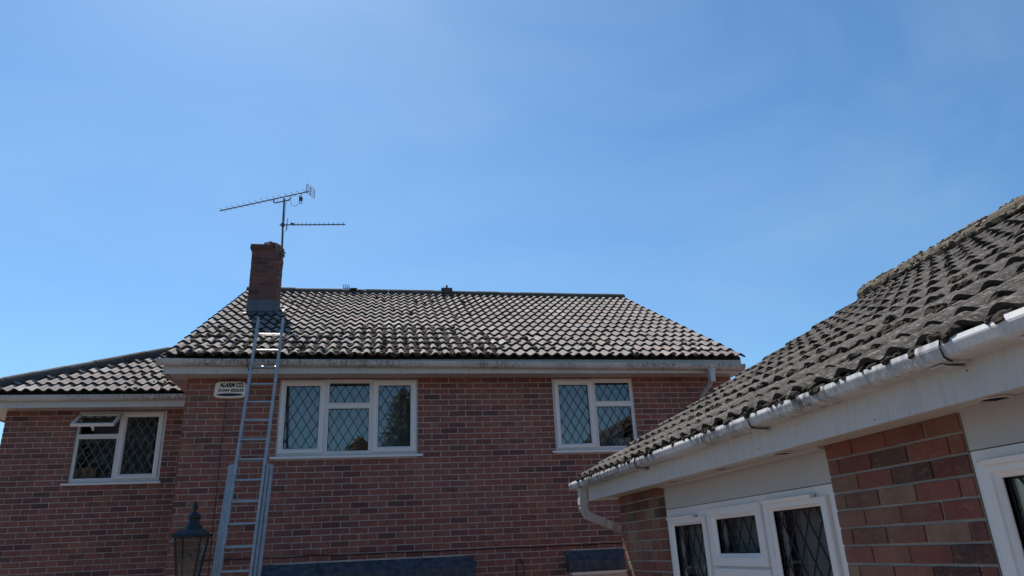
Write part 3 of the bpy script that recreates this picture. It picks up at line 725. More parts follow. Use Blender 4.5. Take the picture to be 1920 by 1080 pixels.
part(lroof, 'eaves_filler', MB().add([(HX0+.06, EY2+.055, Z(2.30)), (LX1, EY2+.055, Z(2.30)), (LX1, EY2+.075, zl(EY2+.075)+.0), (HX0+.06, EY2+.075, zl(EY2+.075)+.0), (HX0+.06, EY2+.4, zl(EY2+.4)-.02), (LX1, EY2+.4, zl(EY2+.4)-.02)], [(0, 1, 2, 3), (3, 2, 5, 4)]), 'felt')
lay_tiles(lroof, RL, 11, 11, CV, GA, ('tile', 'tile_i'), 150, 16,
          lambda u, v: (RL @ Vector((u+CV, v, 0))).x - HX0 > (RL @ Vector((u, v, 0))).y - EY2, cut=(hip_n, hip_p))
lay_ridge(lroof, (HX0+.05, EY2+.05, zl(EY2)+.045), (LX1-.1, EY2+t3-.1, zl(EY2+t3-.1)+.03), 0.42, 'ridge', 'hip_tile', r=0.13)
V = []; n = 60
for i in range(n+1):                                          # far slope behind the hip
    f = i/n; h = .02*math.sin(i*1.9); V += [(HX0+t3*f, EY2+t3*f, zl(EY2+t3*f)+h-.01), (HX0, EY2+t3*f, EZ2+h-.01)]
part(lroof, 'side_slope', MB().add(V, [(2*i, 2*i+1, 2*i+3, 2*i+2) for i in range(n)]), 'tile', smooth=True)
sp = []
for k in range(60): sp.append((random.uniform(6.5, 11)*CV, random.choice((0, 0, 1, 1, 2))*GA+random.uniform(.03, .3), .038, random.uniform(.016, .034)))
moss(lroof, RL, sp, 'moss')

# ------------------------------------------------------------------ single-storey annexe on the right
XW = 2.069; NEAR, FAR = -1.6, 6.18
FWm = Matrix(((0, 1, 0, XW), (-1, 0, 0, 0), (0, 0, 1, 0), (0, 0, 0, 1)))      # x = -Y, y = +X
ann = thing('annexe', (4.5, 2.5, 0), 'single-storey brick annexe with mossy tiled roof and white fascia', 'annexe')
SZ = Z(0.40)
O1 = (-5.150, -3.082, 0.9, SZ+.03); O2 = (-2.250, 0.2, 0.9, SZ+.03)
aw = part(ann, 'wall', MB().plate((-FAR, -NEAR, .02, SZ+.03), [O1, O2], 0, .1, FWm), 'mortar_w')
lay_bricks(aw, FWm, brick_rects(-FAR-.004, -NEAR, .03, SZ, [O1, O2], .07), 'brick_w', 'brick_wi', 300, True, .007)
ge = part(ann, 'gable_wall', MB().add([(XW+.1, FAR, .02), (8.2, FAR, .02), (8.2, FAR, SZ), (5.134, FAR, Z(2.3)), (XW+.1, FAR, Z(.42)), (XW+.1, FAR-.1, .02), (8.2, FAR-.1, .02), (8.2, FAR-.1, SZ), (5.134, FAR-.1, Z(2.3)), (XW+.1, FAR-.1, Z(.42))],
          [(4,3,2,1,0), (5,6,7,8,9)] + [(i, (i+1) % 5, 5+(i+1) % 5, 5+i) for i in range(5)]), 'mortar')
bulk = MB(); FE = Matrix(((-1, 0, 0, 0), (0, -1, 0, FAR), (0, 0, 1, 0), (0, 0, 0, 1)))
for r in brick_rects(-8.2, -XW, .03, Z(2.2), []):
    if r[3] < Z(.42) + (3.06-abs(5.134+(r[0]+r[1])/2))*.56:
        me = brick_mesh(r[1]-r[0], r[3]-r[2], random.randrange(4), 'brick_w', False); Wm = FE @ T(r[0], -.006, r[2])
        bulk.add([Wm @ v.co for v in me.vertices], [tuple(p.vertices) for p in me.polygons])
part(ge, 'brickwork', bulk, 'brick_wi', kind='stuff')
g = MB(); a, b = .05, SZ+.02
for y0, y1 in ((2.7, 6.0), (-1.5, 2.6)):
    g.add([(XW+.101, y0, a), (XW+.101, y1, a), (XW+3.5, y1, a), (XW+3.5, y0, a), (XW+.101, y0, b), (XW+.101, y1, b), (XW+3.5, y1, b), (XW+3.5, y0, b)],
          [(0,3,2,1), (4,5,6,7), (1,2,6,5), (2,3,7,6), (3,0,4,7)])
part(ann, 'room_lining', g, 'room')
# far window with its panel
part(ann, 'head_panel', MB().box(-5.148, -3.084, .005, .05, Z(.232), SZ+.02, FWm), 'panel', label='white panel above the annexe window')
WA = (-5.146, -3.086, .93, Z(.228))
zb = Z(-.98)
FWi = FWm @ T(0, -.016, 0)
window(ann, FWi, WA, [((-5.028, -4.547, zb, Z(.112)), (-5.10, -4.475, zb-.07, Z(.155))),
                      ((-4.348, -3.850, Z(-.072), Z(.126)), (-4.440, -3.757, Z(-.143), Z(.195))),
                      ((-4.348, -3.850, zb, Z(-.215)), (-4.440, -3.757, zb-.07, Z(-.155))),
                      ((-3.652, -3.206, zb, Z(.135)), (-3.725, -3.135, zb-.07, Z(.178)))],
       sill=(-5.14, -3.09, .88, .93), depth=.06, vents=((-5.08, -4.63, Z(.150), Z(.176)), (-3.705, -3.235, Z(.172), Z(.198))),
       label='annexe window with diamond leads and trickle vents')
part(ann, 'head_panel', MB().box(-2.248, .19, .005, .05, Z(.262), SZ+.02, FWm), 'panel')
WB = (-2.246, .19, .93, Z(.258))
window(ann, FWi, WB, [((-2.135, -1.60, zb, Z(.158)), (-2.215, -1.53, zb-.07, Z(.222))), ((-1.42, -.85, zb, Z(.158)), (-1.49, -.78, zb-.07, Z(.222))), ((-.66, -.1, zb, Z(.158)), (-.73, -.03, zb-.07, Z(.222)))],
       sill=(-2.24, .18, .88, .93), depth=.06, vents=((-2.17, -1.62, Z(.198), Z(.226)),), label='near annexe window with trickle vent')
WL_X = (-4.275, -3.094)
def net(name, x0, x1, y, z0, z1, label, mat='net'):  # nets added behind the glass to lift dark panes
    V = []; n = 90
    for i in range(n+1):
        x = x0+(x1-x0)*i/n; yy = y+.012*math.sin(i*1.3)+.006*math.sin(i*.7); V += [(x, yy, z0), (x, yy, z1)]
    tag(part(None, name, MB().add(V, [(2*i, 2*i+2, 2*i+3, 2*i+1) for i in range(n)]), mat, smooth=True), label, 'curtain')
net('added_net', W1[0]+.05, W1[1]-.05, D+.42, Z(1.2), Z(2.2), 'grey net added behind the wide upstairs window to lift its dark panes')
net('added_net', WL_X[0]+.05, WL_X[1]-.05, 11.09+.5, Z(1.13), Z(2.14), 'dim net added behind the window of the recessed wing to lighten its glass', 'net_d')  # added to give the dark wing glass an even, lighter tone
net('added_net', W2[0]+.05, W2[1]-.05, D+.42, Z(1.2), Z(2.2), 'grey net added behind the upstairs window beside the annexe roof to lift its dark panes')
for y0, y1, nm in ((4.5, 5.09, 'curtain'), (3.1, 3.70, 'curtain'), (3.8, 4.44, 'curtain')):
    V = []; n = 40
    for i in range(n+1):
        y = y0+(y1-y0)*i/n; x = XW+.13+.015*math.sin(i*1.15)+.008*math.sin(i*2.7); V += [(x, y, .9), (x, y, Z(.24))]
    o = part(None, nm, MB().add(V, [(2*i, 2*i+1, 2*i+3, 2*i+2) for i in range(n)]), 'curtain', smooth=True)
    tag(o, {4.5: 'grey curtain behind the narrow far light of the annexe window', 3.1: 'grey curtain behind the tall near light of the annexe window', 3.8: 'grey curtain behind the middle light of the annexe window'}[y0], 'curtain')
# eaves
FX = 1.865
part(ann, 'soffit', MB().box(FX+.002, XW+.05, NEAR, 6.40, SZ, SZ+.012), 'soffit')
part(ann, 'soffit_bead', MB().box(XW-.055, XW-.049, NEAR, 6.39, SZ-.004, SZ-.0005), 'soffit')
part(ann, 'soffit_cover_strip', MB().sweep([(0, 0), (-.03, 0), (-.026, -.010), (-.01, -.014), (0, -.016)], (XW-.009, 3.09, SZ-.0005), (XW-.009, 5.145, SZ-.0005), (1, 0, 0), (0, 0, 1)), 'soffit')
part(ann, 'fascia', MB().box(FX-.02, FX, NEAR, 6.40, Z(.386), Z(.565)), 'board')
part(ann, 'fascia_end', MB().add([(FX-.021, 6.402, Z(.384)), (FX+.35, 6.402, Z(.40)), (FX+.35, 6.402, Z(.75)), (FX-.021, 6.402, Z(.55)), (FX-.021, 6.384, Z(.384)), (FX+.35, 6.384, Z(.40)), (FX+.35, 6.384, Z(.75)), (FX-.021, 6.384, Z(.55))],
     [(3,2,1,0), (4,5,6,7), (0,1,5,4), (1,2,6,5), (2,3,7,6), (3,0,4,7)]), 'board')
for k in range(11):
    part(ann, 'nail', nail_me, None, T(FX-.0205, 1.45+k*.47+rn.uniform(-.06, .06), Z(.386)+rn.choice((.02, .035, .09))) @ Matrix.Rotation(math.pi/2, 4, 'Y') @ Matrix.Scale(.45, 4))
for y in (4.712, 3.984, 3.295, 1.977, 1.25):
    v = part(ann, 'soffit_vent', MB().lathe([(.054, 0), (.054, -.005), (.043, -.008), (.041, 0.0)], (1.972, y, SZ-.0005), 20), 'soffit')
    g = MB().lathe([(.0415, -.003), (.001, -.003)], (1.972, y, SZ-.0005), 20)
    for k in range(-2, 3): g.box(1.972-.034, 1.972+.034, y+k*.014-.002, y+k*.014+.002, SZ-.0065, SZ-.0035)
    part(v, 'vent_grille', g, 'dark')
SQ = [(0.003, 0.001), (0, 0), (-.005, -.016), (-.005, -.022), (.000, -.050), (.010, -.058), (.024, -.061), (.098, -.061), (.106, -.056), (.106, .004),
      (.102, .004), (.102, -.052), (.096, -.057), (.026, -.057), (.012, -.053), (.004, -.046), (-.005, -.02), (.004, -.003)]
GX, GZ = 1.752, Z(.566)
ag = part(ann, 'gutter', MB().sweep(SQ, (GX, NEAR, GZ+.004), (GX, 6.62, GZ), (1, 0, 0), (0, 0, 1)), 'gutter_w')
part(ag, 'added_dark_fill', MB().box(GX+.008, GX+.100, NEAR, 6.55, GZ-.05, GZ-.008), 'moss_w')  # dark fill added to cover the sunlit inside of the gutter
SQ2 = [(.004, .005), (-.004, .004), (-.010, -.015), (-.010, -.023), (-.004, -.053), (.008, -.063), (.024, -.067), (.112, -.067), (.112, .004)]
SQ3 = [(.002, .0045), (-.0052, .0035), (-.0115, -.015), (-.0115, -.0235), (-.0052, -.054), (.007, -.0645), (.02, -.0685), (.026, -.0685), (.026, -.063), (.02, -.062), (.01, -.058), (.0, -.05), (-.01, -.02), (.0, -.002)]
for y, w in ((4.834, .016), (3.186, .016), (1.955, .055), (1.60, .075), (0.3, .05)):
    u = part(ag, 'gutter_joint', MB().sweep(SQ2, (GX, y-w, GZ+.001), (GX, y+w, GZ+.001), (1, 0, 0), (0, 0, 1)), 'gutter_w')
    part(u, 'seal', MB().sweep(SQ3, (GX, y-w-.0018, GZ+.001), (GX, y-w-.0006, GZ+.001), (1, 0, 0), (0, 0, 1)), 'gasket')
    part(u, 'bracket', MB().sweep([(.01, -.068), (.03, -.073), (.113, -.073), (.113, -.10), (.108, -.10), (.1, -.08), (.012, -.072)], (GX, y-.03, GZ), (GX, y+.03, GZ), (1, 0, 0), (0, 0, 1)), 'gutter_w')
oy = 6.43
ob = part(ag, 'outlet', MB().sweep(SQ2, (GX, oy-.10, GZ), (GX, oy+.13, GZ), (1, 0, 0), (0, 0, 1)), 'gutter_w')
part(ob, 'seal', MB().sweep(SQ3, (GX, oy-.106, GZ), (GX, oy-.1005, GZ), (1, 0, 0), (0, 0, 1)), 'gasket')
part(ob, 'seal', MB().sweep(SQ3, (GX, oy+.1305, GZ), (GX, oy+.136, GZ), (1, 0, 0), (0, 0, 1)), 'gasket')
part(ag, 'end_cap', MB().sweep(SQ2, (GX, 6.615, GZ), (GX, 6.655, GZ), (1, 0, 0), (0, 0, 1)), 'gutter_w')
def sqpipe(pts, w):
    pts = [Vector(p) for p in pts]; V = []; F = []; n = len(pts)
    for i, p in enumerate(pts):
        d = (pts[min(i+1, n-1)]-pts[max(i-1, 0)]).normalized(); a = Vector((0, 1, 0)); b = d.cross(a).normalized()
        V += [p+a*w+b*w, p-a*w+b*w, p-a*w-b*w, p+a*w-b*w]
    for i in range(n-1): F += [(4*i+k, 4*i+(k+1) % 4, 4*i+4+(k+1) % 4, 4*i+4+k) for k in range(4)]
    return MB().add(V, F+[(3, 2, 1, 0), (4*n-4, 4*n-3, 4*n-2, 4*n-1)])
ad = part(ann, 'downpipe', sqpipe([(1.80, oy-.02, GZ-.06), (1.80, oy-.02, Z(.33)), (1.825, oy-.03, Z(.265)), (2.20, oy-.07, Z(.10)), (2.23, oy-.07, Z(.05)), (2.23, oy-.07, .02)], .033), 'gutter')
part(ad, 'pipe_socket', MB().box(1.762, 1.838, oy-.06, oy+.02, Z(.36), Z(.41)), 'gutter')
# roof
EXa, EZa, RXa = 1.79, Z(.565), 5.134
PA = math.atan2(Z(2.385)-EZa, RXa-EXa); VA = Vector((math.cos(PA), 0, math.sin(PA)))
VEND = 6.40; CA = 0.31; NRa = 12; GAa = ((RXa-EXa)/math.cos(PA)-.205)/(NRa-1.6)
RA = roof_frame((EXa, VEND, EZa), (0, -1, 0), VA)
def za(x): return EZa+(x-EXa)*math.tan(PA)
aroof = part(ann, 'roof', MB().add([(EXa+.08, VEND-.02, za(EXa+.08)-.015), (RXa, VEND-.02, za(RXa)-.015), (RXa, NEAR, za(RXa)-.015), (EXa+.08, NEAR, za(EXa+.08)-.015),
        (EXa+.08, VEND-.02, za(EXa+.08)-.07), (RXa, VEND-.02, za(RXa)-.07), (RXa, NEAR, za(RXa)-.07), (EXa+.08, NEAR, za(EXa+.08)-.07)],
        [(0,1,2,3)[::-1], (4,5,6,7), (0,4,5,1)[::-1], (3,7,4,0), (2,6,7,3)]), 'felt')
rowv = [0.0] + [.205+GAa*k for k in range(NRa-1)]
lay_tiles(aroof, RA, 26, NRa, CA, GAa, ('tile_w', 'tile_w_i'), 300, 24, A=.028, lift=.029, jit=1.6, ex=1.0, rows=rowv, thick=.021)
V = []; ns = 26*6
for i in range(ns+1):
    y = VEND-7.8*i/ns; h = .03*(0.5-0.5*math.cos(2*math.pi*i/3)); V += [(RXa+.02, y, za(RXa)+h-.01), (2*RXa-EXa, y, EZa+h-.01)]
part(ann, 'rear_roof', MB().add(V, [(2*i, 2*i+1, 2*i+3, 2*i+2)[::-1] for i in range(ns)]), 'tile_w', smooth=True)
lay_ridge(aroof, (RXa, VEND-.02, za(RXa)+.02), (RXa, NEAR, za(RXa)+.02), .45, 'ridge_w', r=.13)
g = MB()
for k in range(330):                                          # crumbling bedding mortar and lichen along the ridge
    y = random.uniform(1.5, VEND-.05); s = random.choice((-1, -1, -1, 1)); t = random.uniform(.02, 1.0)
    g.blob((RXa + s*(.02+.125*t), y, za(RXa)+.135-.14*t**1.6), random.uniform(.012, .03), random.uniform(.018, .05), random.uniform(.01, .022), None, k)
part(aroof, 'ridge_mortar', g, 'cement', kind='stuff')
sp = []
for r in range(NRa):
    for j in range(26*2):
        u = (j+.5)*CA/2; y = VEND-u
        f = mnoise.noise(Vector((y*.7, r*.5, 8.1)))
        w = .55 + .5*f + (.35 if r == 0 else .15 if r < 3 else 0)
        for q in range(6):
            if random.random() < w*.7:                       # moss stuffed under and below the leading edge of each roll
                sp.append((u+random.uniform(-.055, .055), rowv[r]-random.uniform(-.008, .026), .022+.016*random.random() - (.010 if r == 0 else 0), random.uniform(.011, .031)))
        for q in range(2):
            if random.random() < w*.6:                       # and lying in the pans
                sp.append(((j)*CA/2+random.uniform(-.03, .03), rowv[r]+random.uniform(.02, .28), .024, random.uniform(.010, .026)))
moss(aroof, RA, sp, 'moss_w')

# ------------------------------------------------------------------ ladder
LA = math.radians(71.5); lx, lyy, lz = -1.419, 8.88, Z(2.38); LD = Vector((-.0018, math.cos(LA), math.sin(LA)))
LNv = Vector((0, -math.sin(LA), math.cos(LA)))                # out of the ladder plane, towards the camera
def lp(x, t, n=0.0): return Vector((lx, lyy, lz)) + Vector((x, 0, 0)) + LD*t + LNv*n
lad = thing('extension_ladder', (lx, lp(0, -4.82).y, 0), 'aluminium extension ladder leaning on the house gutter below the chimney', 'ladder')
def rail(x, t0, t1, w, d, n):
    g = MB(); e = .004                                        # an I-section
    pr = [(-w, -d), (w, -d), (w, -d+e), (w*.3, -d+2*e), (w*.3, d-2*e), (w, d-e), (w, d), (-w, d), (-w, d-e), (-w*.3, d-2*e), (-w*.3, -d+2*e), (-w, -d+e)]
    g.sweep(pr, lp(x, t0, n), lp(x, t1, n), (1, 0, 0), LNv); return g
SPR, T0 = .2438, .3363
for sec, (hw, t0, t1, n) in enumerate(((.152, -3.3, .585, 0), (.188, -4.1, -1.42, -.03), (.222, -4.8, -1.42, -.062))):
    for s in (-1, 1):
        r = part(lad, 'rail', rail(s*hw, t0, t1, .014, .030, n), 'alu')
        if sec:
            part(r, 'guide_bracket', MB().box(-.017, .017, -.03, .03, -.033, .033, Matrix(((1, 0, 0, lp(s*hw, t1-.03, n).x), (0, LD.y, LNv.y, lp(s*hw, t1-.03, n).y), (0, LD.z, LNv.z, lp(s*hw, t1-.03, n).z), (0, 0, 0, 1)))), 'alu')
    k = 0
    while True:
        t = T0 - k*SPR; k += 1
        if t < t0: break
        if t > t1-.05 or (sec and t > (-3.35 if sec == 1 else -4.12)): continue
        tt = t if sec == 0 else t-.006*sec
        part(lad, 'rung', MB().sweep([(-.016, .010), (.012, .013), (.016, .006), (.016, -.008), (.006, -.013), (-.016, -.010)], lp(-hw, tt, n), lp(hw, tt, n), LNv, LD), 'alu_rung')
for s in (-1, 1): part(lad, 'foot', MB().box(-.02, .02, -.03, .03, .001, .08, T(lx+s*.222-.0018*-4.82, lp(0, -4.81, -.062).y, 0)), 'black')

# ------------------------------------------------------------------ alarm box
al = thing('alarm_box', (-1.889, D, Z(1.97)), 'cream burglar alarm box with black lettering beside the ladder top', 'alarm box')
ax0, ax1, az0, az1 = -2.078, -1.695, Z(1.975), Z(2.172)
def alarm_outline(k, y):
    P = []; cx, cz = (ax0+ax1)/2, (az0+az1)/2; w, h = (ax1-ax0)/2*k, (az1-az0)/2*(1-(1-k)*1.8)
    for i in range(40):
        t = 2*math.pi*i/40; c, s = math.cos(t), math.sin(t); e = .28
        x = math.copysign(abs(c)**e, c)*w; z = math.copysign(abs(s)**e, s)*h
        x *= 1 - .035*(z/h)
        if s < 0: z -= .016*(1-(x/w)**2)*1.0
        else: z += .006*(1-(x/w)**2)
        P.append((cx+x, y, cz+z))
    return P
g = MB(); V = []
lv = [(1.0, D-.008), (1.0, D-.045), (.965, D-.06), (.94, D-.062)]
for k, y in lv: V += alarm_outline(k, y)
F = [(a*40+i, a*40+(i+1) % 40, (a+1)*40+(i+1) % 40, (a+1)*40+i) for a in range(3) for i in range(40)] + [tuple(range(120, 160))]
part(al, 'case', g.add(V, F), 'cream')
def lettering(owner, txt, x0, x1, z, h, y, shear=.12, bold=.02):
    cu = bpy.data.curves.new('lettering', 'FONT'); cu.body = txt; cu.size = 1; cu.shear = shear; cu.offset = bold*1.6; cu.extrude = .0; cu.resolution_u = 4
    t = bpy.data.objects.new('lettering_curve', cu); link(t); dg = bpy.context.evaluated_depsgraph_get()
    me = bpy.data.meshes.new_from_object(t.evaluated_get(dg)); bpy.data.objects.remove(t); bpy.data.curves.remove(cu)
    xs = [v.co.x for v in me.vertices]; ys = [v.co.y for v in me.vertices]; a, b, c, d = min(xs), max(xs), min(ys), max(ys)
    for v in me.vertices: v.co = (x0+(v.co.x-a)/(b-a)*(x1-x0), y, z+(v.co.y-c)/(d-c)*h)
    me.materials.clear(); return part(owner, 'lettering', me, 'ink')
lettering(al, 'ALARM CO.', ax0+.058, ax1-.03, Z(2.098), .060, D-.0635, .15, .035)
lettering(al, '01344 422633', ax0+.050, ax1-.03, Z(2.040), .040, D-.0635, .1, .03)
P = [((ax0+ax1)/2+.16*math.cos(2*math.pi*i/32), D-.0633, Z(2.003)+.019*math.sin(2*math.pi*i/32)) for i in range(32)]
part(al, 'oval_badge', MB().add(P, [tuple(range(32))]), 'ink')

# ------------------------------------------------------------------ television aerial
ae = thing('television_aerial', (-1.76, 11.75, CT+.05), 'dark television aerials on a mast above the brick chimney', 'aerial')
mx, my = -1.765, 11.75
part(ae, 'mast', MB().tube([(mx+.03, my, CT-.35), (mx, my, Z(5.54)), (mx-.009, my, Z(6.06))], .016, 8), 'steel', smooth=True)
A0, A1 = Vector((-2.997, 12.425, Z(6.101))), Vector((-1.33, 11.518, Z(6.101))); ad_ = (A1-A0).normalized(); ap = Vector((-ad_.y, ad_.x, 0)) * -1
b1 = part(ae, 'upper_boom', MB().tube([A0, A1], .011, 6), 'steel')
nel = 15
for k in range(nel):
    p = A0 + ad_*(.06+(A1-A0).length*.93*k/(nel-1)); hl = .085+.012*k/nel
    part(b1, 'director', MB().tube([p-ap*hl+Vector((0, 0, .012)), p+ap*hl+Vector((0, 0, .012))], .0042, 4), 'steel')
g = MB(); zc = A1.z+.02
for dz in (-.085, -.043, 0, .043, .085): g.tube([A1+ad_*.03-ap*.12+Vector((0, 0, dz)), A1+ad_*.03+ap*.12+Vector((0, 0, dz))], .006, 4)
for s in (-.12, 0, .12): g.tube([A1+ad_*.03+ap*s+Vector((0, 0, -.085)), A1+ad_*.03+ap*s+Vector((0, 0, .085))], .005, 4)
part(b1, 'reflector', g, 'steel')
q = A1-ad_*.16
part(b1, 'dipole', MB().tube([q, q+Vector((.0, 0, -.05)), q-ap*.03+Vector((0, 0, -.2)), q+ap*.04+Vector((0, 0, -.2)), q+ap*.04+Vector((0, 0, -.05)), q], .007, 5).box(-.03, .03, -.03, .03, -.14, -.09, T(*q)), 'steel')
u0, u1 = A0+ad_*1.17, A0+ad_*1.53
dn = Vector((0, 0, -.085))
part(ae, 'cradle', MB().tube([u0, u0+dn*.75, u0+ad_*.03+dn, u1-ad_*.05+dn, u1-ad_*.01+dn*.7, u1], .012, 6), 'steel')
part(ae, 'cable', MB().tube([q+Vector((0, 0, -.12)), q-ad_*.03+Vector((0, 0, -.2)), q-ad_*.1+Vector((0, 0, -.24)), q-ad_*.19+Vector((0, 0, -.2)), u1+dn*1.1, Vector((mx+.02, my, Z(5.98))), Vector((mx+.02, my, Z(5.6)))], .004, 5), 'black')
B0, B1 = Vector((-1.82, 11.755, Z(5.541))), Vector((-.69, 11.642, Z(5.541)))
bd = (B1-B0).normalized()
b2 = part(ae, 'lower_boom', MB().tube([B0, B1], .010, 6), 'steel')
for k in range(12):
    p = B0+bd*(.255+.078*k*(.82+.015*k)); s = .042
    part(b2, 'director', MB().tube([p+Vector((0, 0, -s*.6)), p+Vector((0, 0, s))], .0045, 4), 'steel')
part(b2, 'reflector', MB().tube([B0+bd*.125+Vector((0, 0, -.11)), B0+bd*.125+Vector((0, 0, .13))], .006, 4).tube([B0+bd*.125+Vector((.0, .0, .03)), B0+bd*.125+Vector((0, 0, -.09))], .009, 4), 'steel')
part(b2, 'dipole_box', MB().blob(B0+bd*.215+Vector((0, 0, .022)), .026, .026, .024, None, 3, 2), 'steel')
part(b2, 'clamp', MB().box(-.03, .03, -.03, .03, -.025, .025, T(mx, my, Z(5.541))), 'steel')
part(ae, 'cable', MB().tube([B0+bd*.13+Vector((0, 0, -.09)), B0+bd*.09+Vector((0, 0, -.13)), Vector((mx+.022, my-.01, Z(5.36))), Vector((mx+.03, my-.01, Z(5.1)))], .004, 5), 'black')
# fragment of an old aerial lying on the ridge
fr = thing('aerial_fragment', (-.66, RY-.08, RZ+.06), 'broken piece of black aerial lying on the house ridge', 'aerial piece')
g = MB().tube([(-.78, RY-.10, RZ+.09), (-.55, RY-.13, RZ+.085)], .009, 5)
for k in range(4): g.tube([(-.775+.036*k, RY-.10, RZ+.07), (-.79+.036*k, RY-.11, RZ+.165)], .007, 4)
part(fr, 'bar', g, 'steel')
g = MB()
for k in range(9): g.blob((-.6+random.uniform(-.06, .16), RY-.13+random.uniform(-.03, .03), RZ+random.uniform(.03, .07)), .03, .03, .018, None, k)
part(fr, 'debris', g, 'moss')

# ------------------------------------------------------------------ garden lamp
KL = 7.75/6; lx0, ly0 = -1.388*KL, 7.75; LZ = lambda px: Z((.4636 - (px-940)/263.0)*KL)   # heights down from the finial tip
lamp = thing('garden_lamp', (lx0, ly0, 0), 'dark green lamp post with glazed lantern and flame finial', 'lamp post')
LM = T(lx0, ly0, 0) @ Matrix.Rotation(math.radians(-4), 4, 'Z') @ Matrix.Diagonal((KL, KL, 1, 1))
part(lamp, 'post', MB().lathe([(.11, 0), (.11, .05), (.07, .12), (.05, .3), (.036, .35), (.03, 1.0), (.028, LZ(1120)-.1), (.045, LZ(1120)-.08), (.05, LZ(1120)-.02), (.06, LZ(1120))], (0, 0, 0), 14, LM), 'green', smooth=True)
def frustum(g, r0, z0, r1, z1):
    V = [(-r0, -r0, z0), (r0, -r0, z0), (r0, r0, z0), (-r0, r0, z0), (-r1, -r1, z1), (r1, -r1, z1), (r1, r1, z1), (-r1, r1, z1)]
    g.add([LM @ Vector(p) for p in V], [(0,1,5,4), (1,2,6,5), (2,3,7,6), (3,0,4,7), (4,5,6,7), (3,2,1,0)])
gt, gb = LZ(1009), LZ(1100); rt_, rb = .094, .054
fr_ = part(lamp, 'lantern_frame', (lambda g: (frustum(g, .113, LZ(1008.5), .107, LZ(1003)), frustum(g, .062, LZ(1120), .058, gb), [g.sweep([(-.008, -.008), (.008, -.008), (.008, .008), (-.008, .008)], LM @ Vector((a*rb, b*rb, gb)), LM @ Vector((a*rt_, b*rt_, gt)), (1, 0, 0), (0, 1, 0)) for a in (-1, 1) for b in (-1, 1)], g)[-1])(MB()), 'green')
for k in range(4):
    Rk = LM @ Matrix.Rotation(k*math.pi/2, 4, 'Z')
    part(fr_, 'pane', MB().add([Rk @ Vector(p) for p in ((-rb, -rb, gb), (rb, -rb, gb), (rt_, -rt_, gt), (-rt_, -rt_, gt))], [(0, 1, 2, 3)]), 'glass_lamp')
    part(fr_, 'corner_ornament', MB().add([Rk @ Vector(p) for p in ((-.112, -.112, LZ(1008)), (-.096, -.112, LZ(1004)), (-.112, -.096, LZ(1004)), (-.126, -.126, LZ(999)))], [(0, 1, 3), (0, 3, 2), (1, 2, 3), (0, 2, 1)]), 'green')
hd = part(lamp, 'hood', (lambda g: (frustum(g, .106, LZ(1003), .066, LZ(993)), g)[-1])(MB()), 'green')
part(hd, 'chimney_cap', MB().lathe([(.064, LZ(993.5)), (.066, LZ(990)), (.058, LZ(987)), (.044, LZ(983)), (.040, LZ(977)), (.040, LZ(974)), (.050, LZ(973)), (.050, LZ(970.5)), (.042, LZ(966)), (.026, LZ(962)), (.012, LZ(960)), (.012, LZ(958)), (.022, LZ(954)), (.023, LZ(950)), (.016, LZ(945)), (.005, LZ(941)), (.0, LZ(938))], (0, 0, 0), 18, LM), 'green', smooth=True)
part(lamp, 'bulb', MB().tube([LM @ Vector((0, 0, LZ(1120))), LM @ Vector((0, 0, LZ(1060)))], .014, 8).blob(LM @ Vector((0, 0, LZ(1048))), .03, .03, .045, None, 1, 2), 'lamp_glass_dirt')

# ------------------------------------------------------------------ cables on the house front
def sag(p, q, n, amp): return [Vector(p).lerp(Vector(q), i/n) + Vector((0, 0, amp*mnoise.noise(Vector((i*.37, 0, 2))) )) for i in range(n+1)]
tag(part(None, 'wall_cable', MB().tube(sag((-2.3, D-.014, Z(.055)), (4.4, D-.014, Z(.02)), 40, .014), .006, 5), 'black'), 'thin black cable running along the brickwork above the canopies', 'cable')
tag(part(None, 'alarm_cable', MB().tube(sag((-1.93, D-.012, Z(1.97)), (-1.96, D-.012, .3), 16, .004), .004, 4), 'ink'), 'thin dark cable dropping down the wall from the alarm box', 'cable')
tag(part(None, 'hanging_wire', MB().tube([(1.70, D-.02, Z(-.30)), (1.71, D-.022, Z(-.16)), (1.73, D-.024, Z(-.11)), (1.76, D-.024, Z(-.10)), (1.785, D-.022, Z(-.15)), (1.80, D-.02, Z(-.30))], .007, 6), 'black'), 'looped black wire on the wall between the two canopies', 'wire')
tag(part(None, 'aerial_lead', MB().tube([(-1.60, 9.07, Z(2.46)), (-1.63, 8.97, Z(2.44)), (-1.645, 8.925, Z(2.36)), (-1.64, 8.935, Z(2.29)), (-1.62, 9.03, Z(2.23))], .007, 6), 'black'), 'short black cable hooked over the gutter beside the ladder', 'cable')
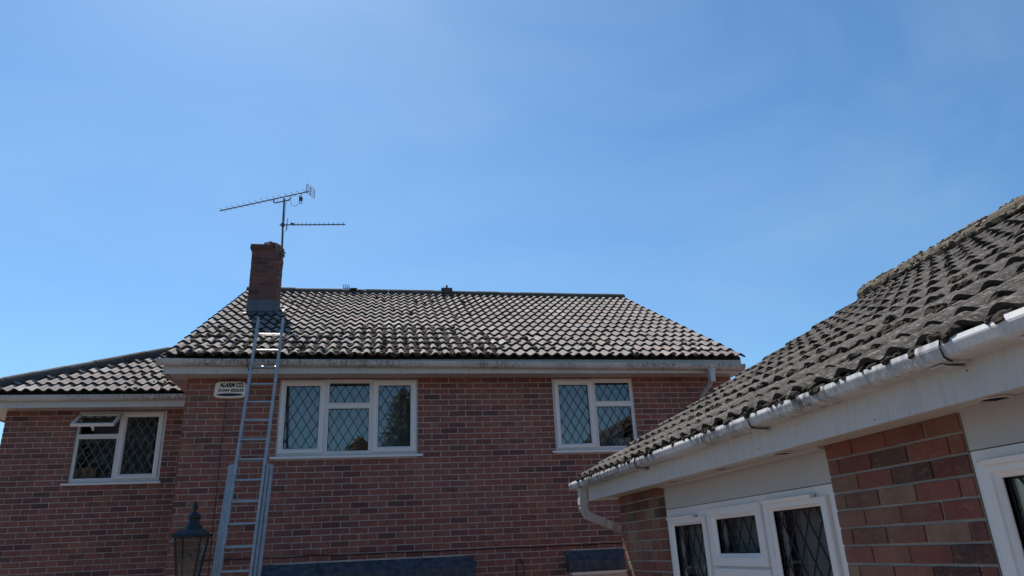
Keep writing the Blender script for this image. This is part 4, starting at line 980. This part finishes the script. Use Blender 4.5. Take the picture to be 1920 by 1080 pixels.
# things on the inner window sills
cb = thing('cardboard_box', (-.27, D+.26, Z(1.24)), 'small brown cardboard box standing inside the wide window', 'box')
part(cb, 'carton', MB().box(-.37, -.165, D+.14, D+.3, Z(1.245), Z(1.455)), 'card'); part(cb, 'flap', MB().box(-.372, -.163, D+.135, D+.139, Z(1.40), Z(1.462)), 'card')
tag(part(None, 'paper_sheet', MB().box(3.17, 3.42, D+.12, D+.13, Z(1.27), Z(1.40), None), 'panel'), 'white card standing inside the window beside the annexe roof', 'card')
wk = thing('brown_block', (-4.12, D2+.22, Z(1.16)), 'brown patterned basket inside the window of the recessed wing', 'block')  # plain mottled brown block behind the lower left pane
part(wk, 'body', MB().box(-4.25, -3.98, D2+.12, D2+.32, Z(1.165), Z(1.36)), 'mottled_brown'); part(wk, 'rim', MB().box(-4.256, -3.974, D2+.115, D2+.325, Z(1.36), Z(1.375)), 'mottled_brown')

# ------------------------------------------------------------------ trees behind the viewer, seen mirrored in the panes
def conifer(loc, h, r, label, seed, n=2600, leaf='leaf', group='trees mirrored in the window panes'):
    rr = random.Random(seed); t = thing('conifer_tree', loc, label, 'tree', group); x, y, _ = loc
    part(t, 'trunk', MB().tube([(x, y, 0), (x, y, h*.95)], .16, 7, .02), 'bark'); g = MB()
    for k in range(n):
        f = rr.random()**.7; z = h*(.08+.92*(1-f)); R_ = r*f*(.75+.4*rr.random())+.05; a = rr.uniform(0, 2*math.pi)
        c = Vector((x+math.cos(a)*R_, y+math.sin(a)*R_, z)); o = Vector((math.cos(a), math.sin(a), rr.uniform(-.6, .3))); s = rr.uniform(.25, .5)
        w = Vector((-math.sin(a), math.cos(a), rr.uniform(-.3, .3)))*s*.28
        g.add([c-w-o*s*.3, c+w-o*s*.3, c+o*s, c-o*s*.6+Vector((0, 0, .1))], [(0, 1, 2), (0, 2, 3)])
    part(t, 'crown', g, leaf); return t
conifer((.75, -6.0, 0), 7.6, 1.7, 'pointed conifer mirrored in the wide window', 1)
conifer((-.75, -7.5, 0), 6.2, 1.2, 'smaller conifer mirrored in the middle pane of the wide window', 2)
conifer((-8.4, -4.5, 0), 11.5, 3.4, 'broad dark conifer mirrored in the window of the recessed wing', 3, 11000, 'leaf_d')
conifer((-11.5, -5.5, 0), 12, 3.6, 'dark conifer standing beside the broad one, mirrored in the recessed window', 4, 9000, 'leaf_d')
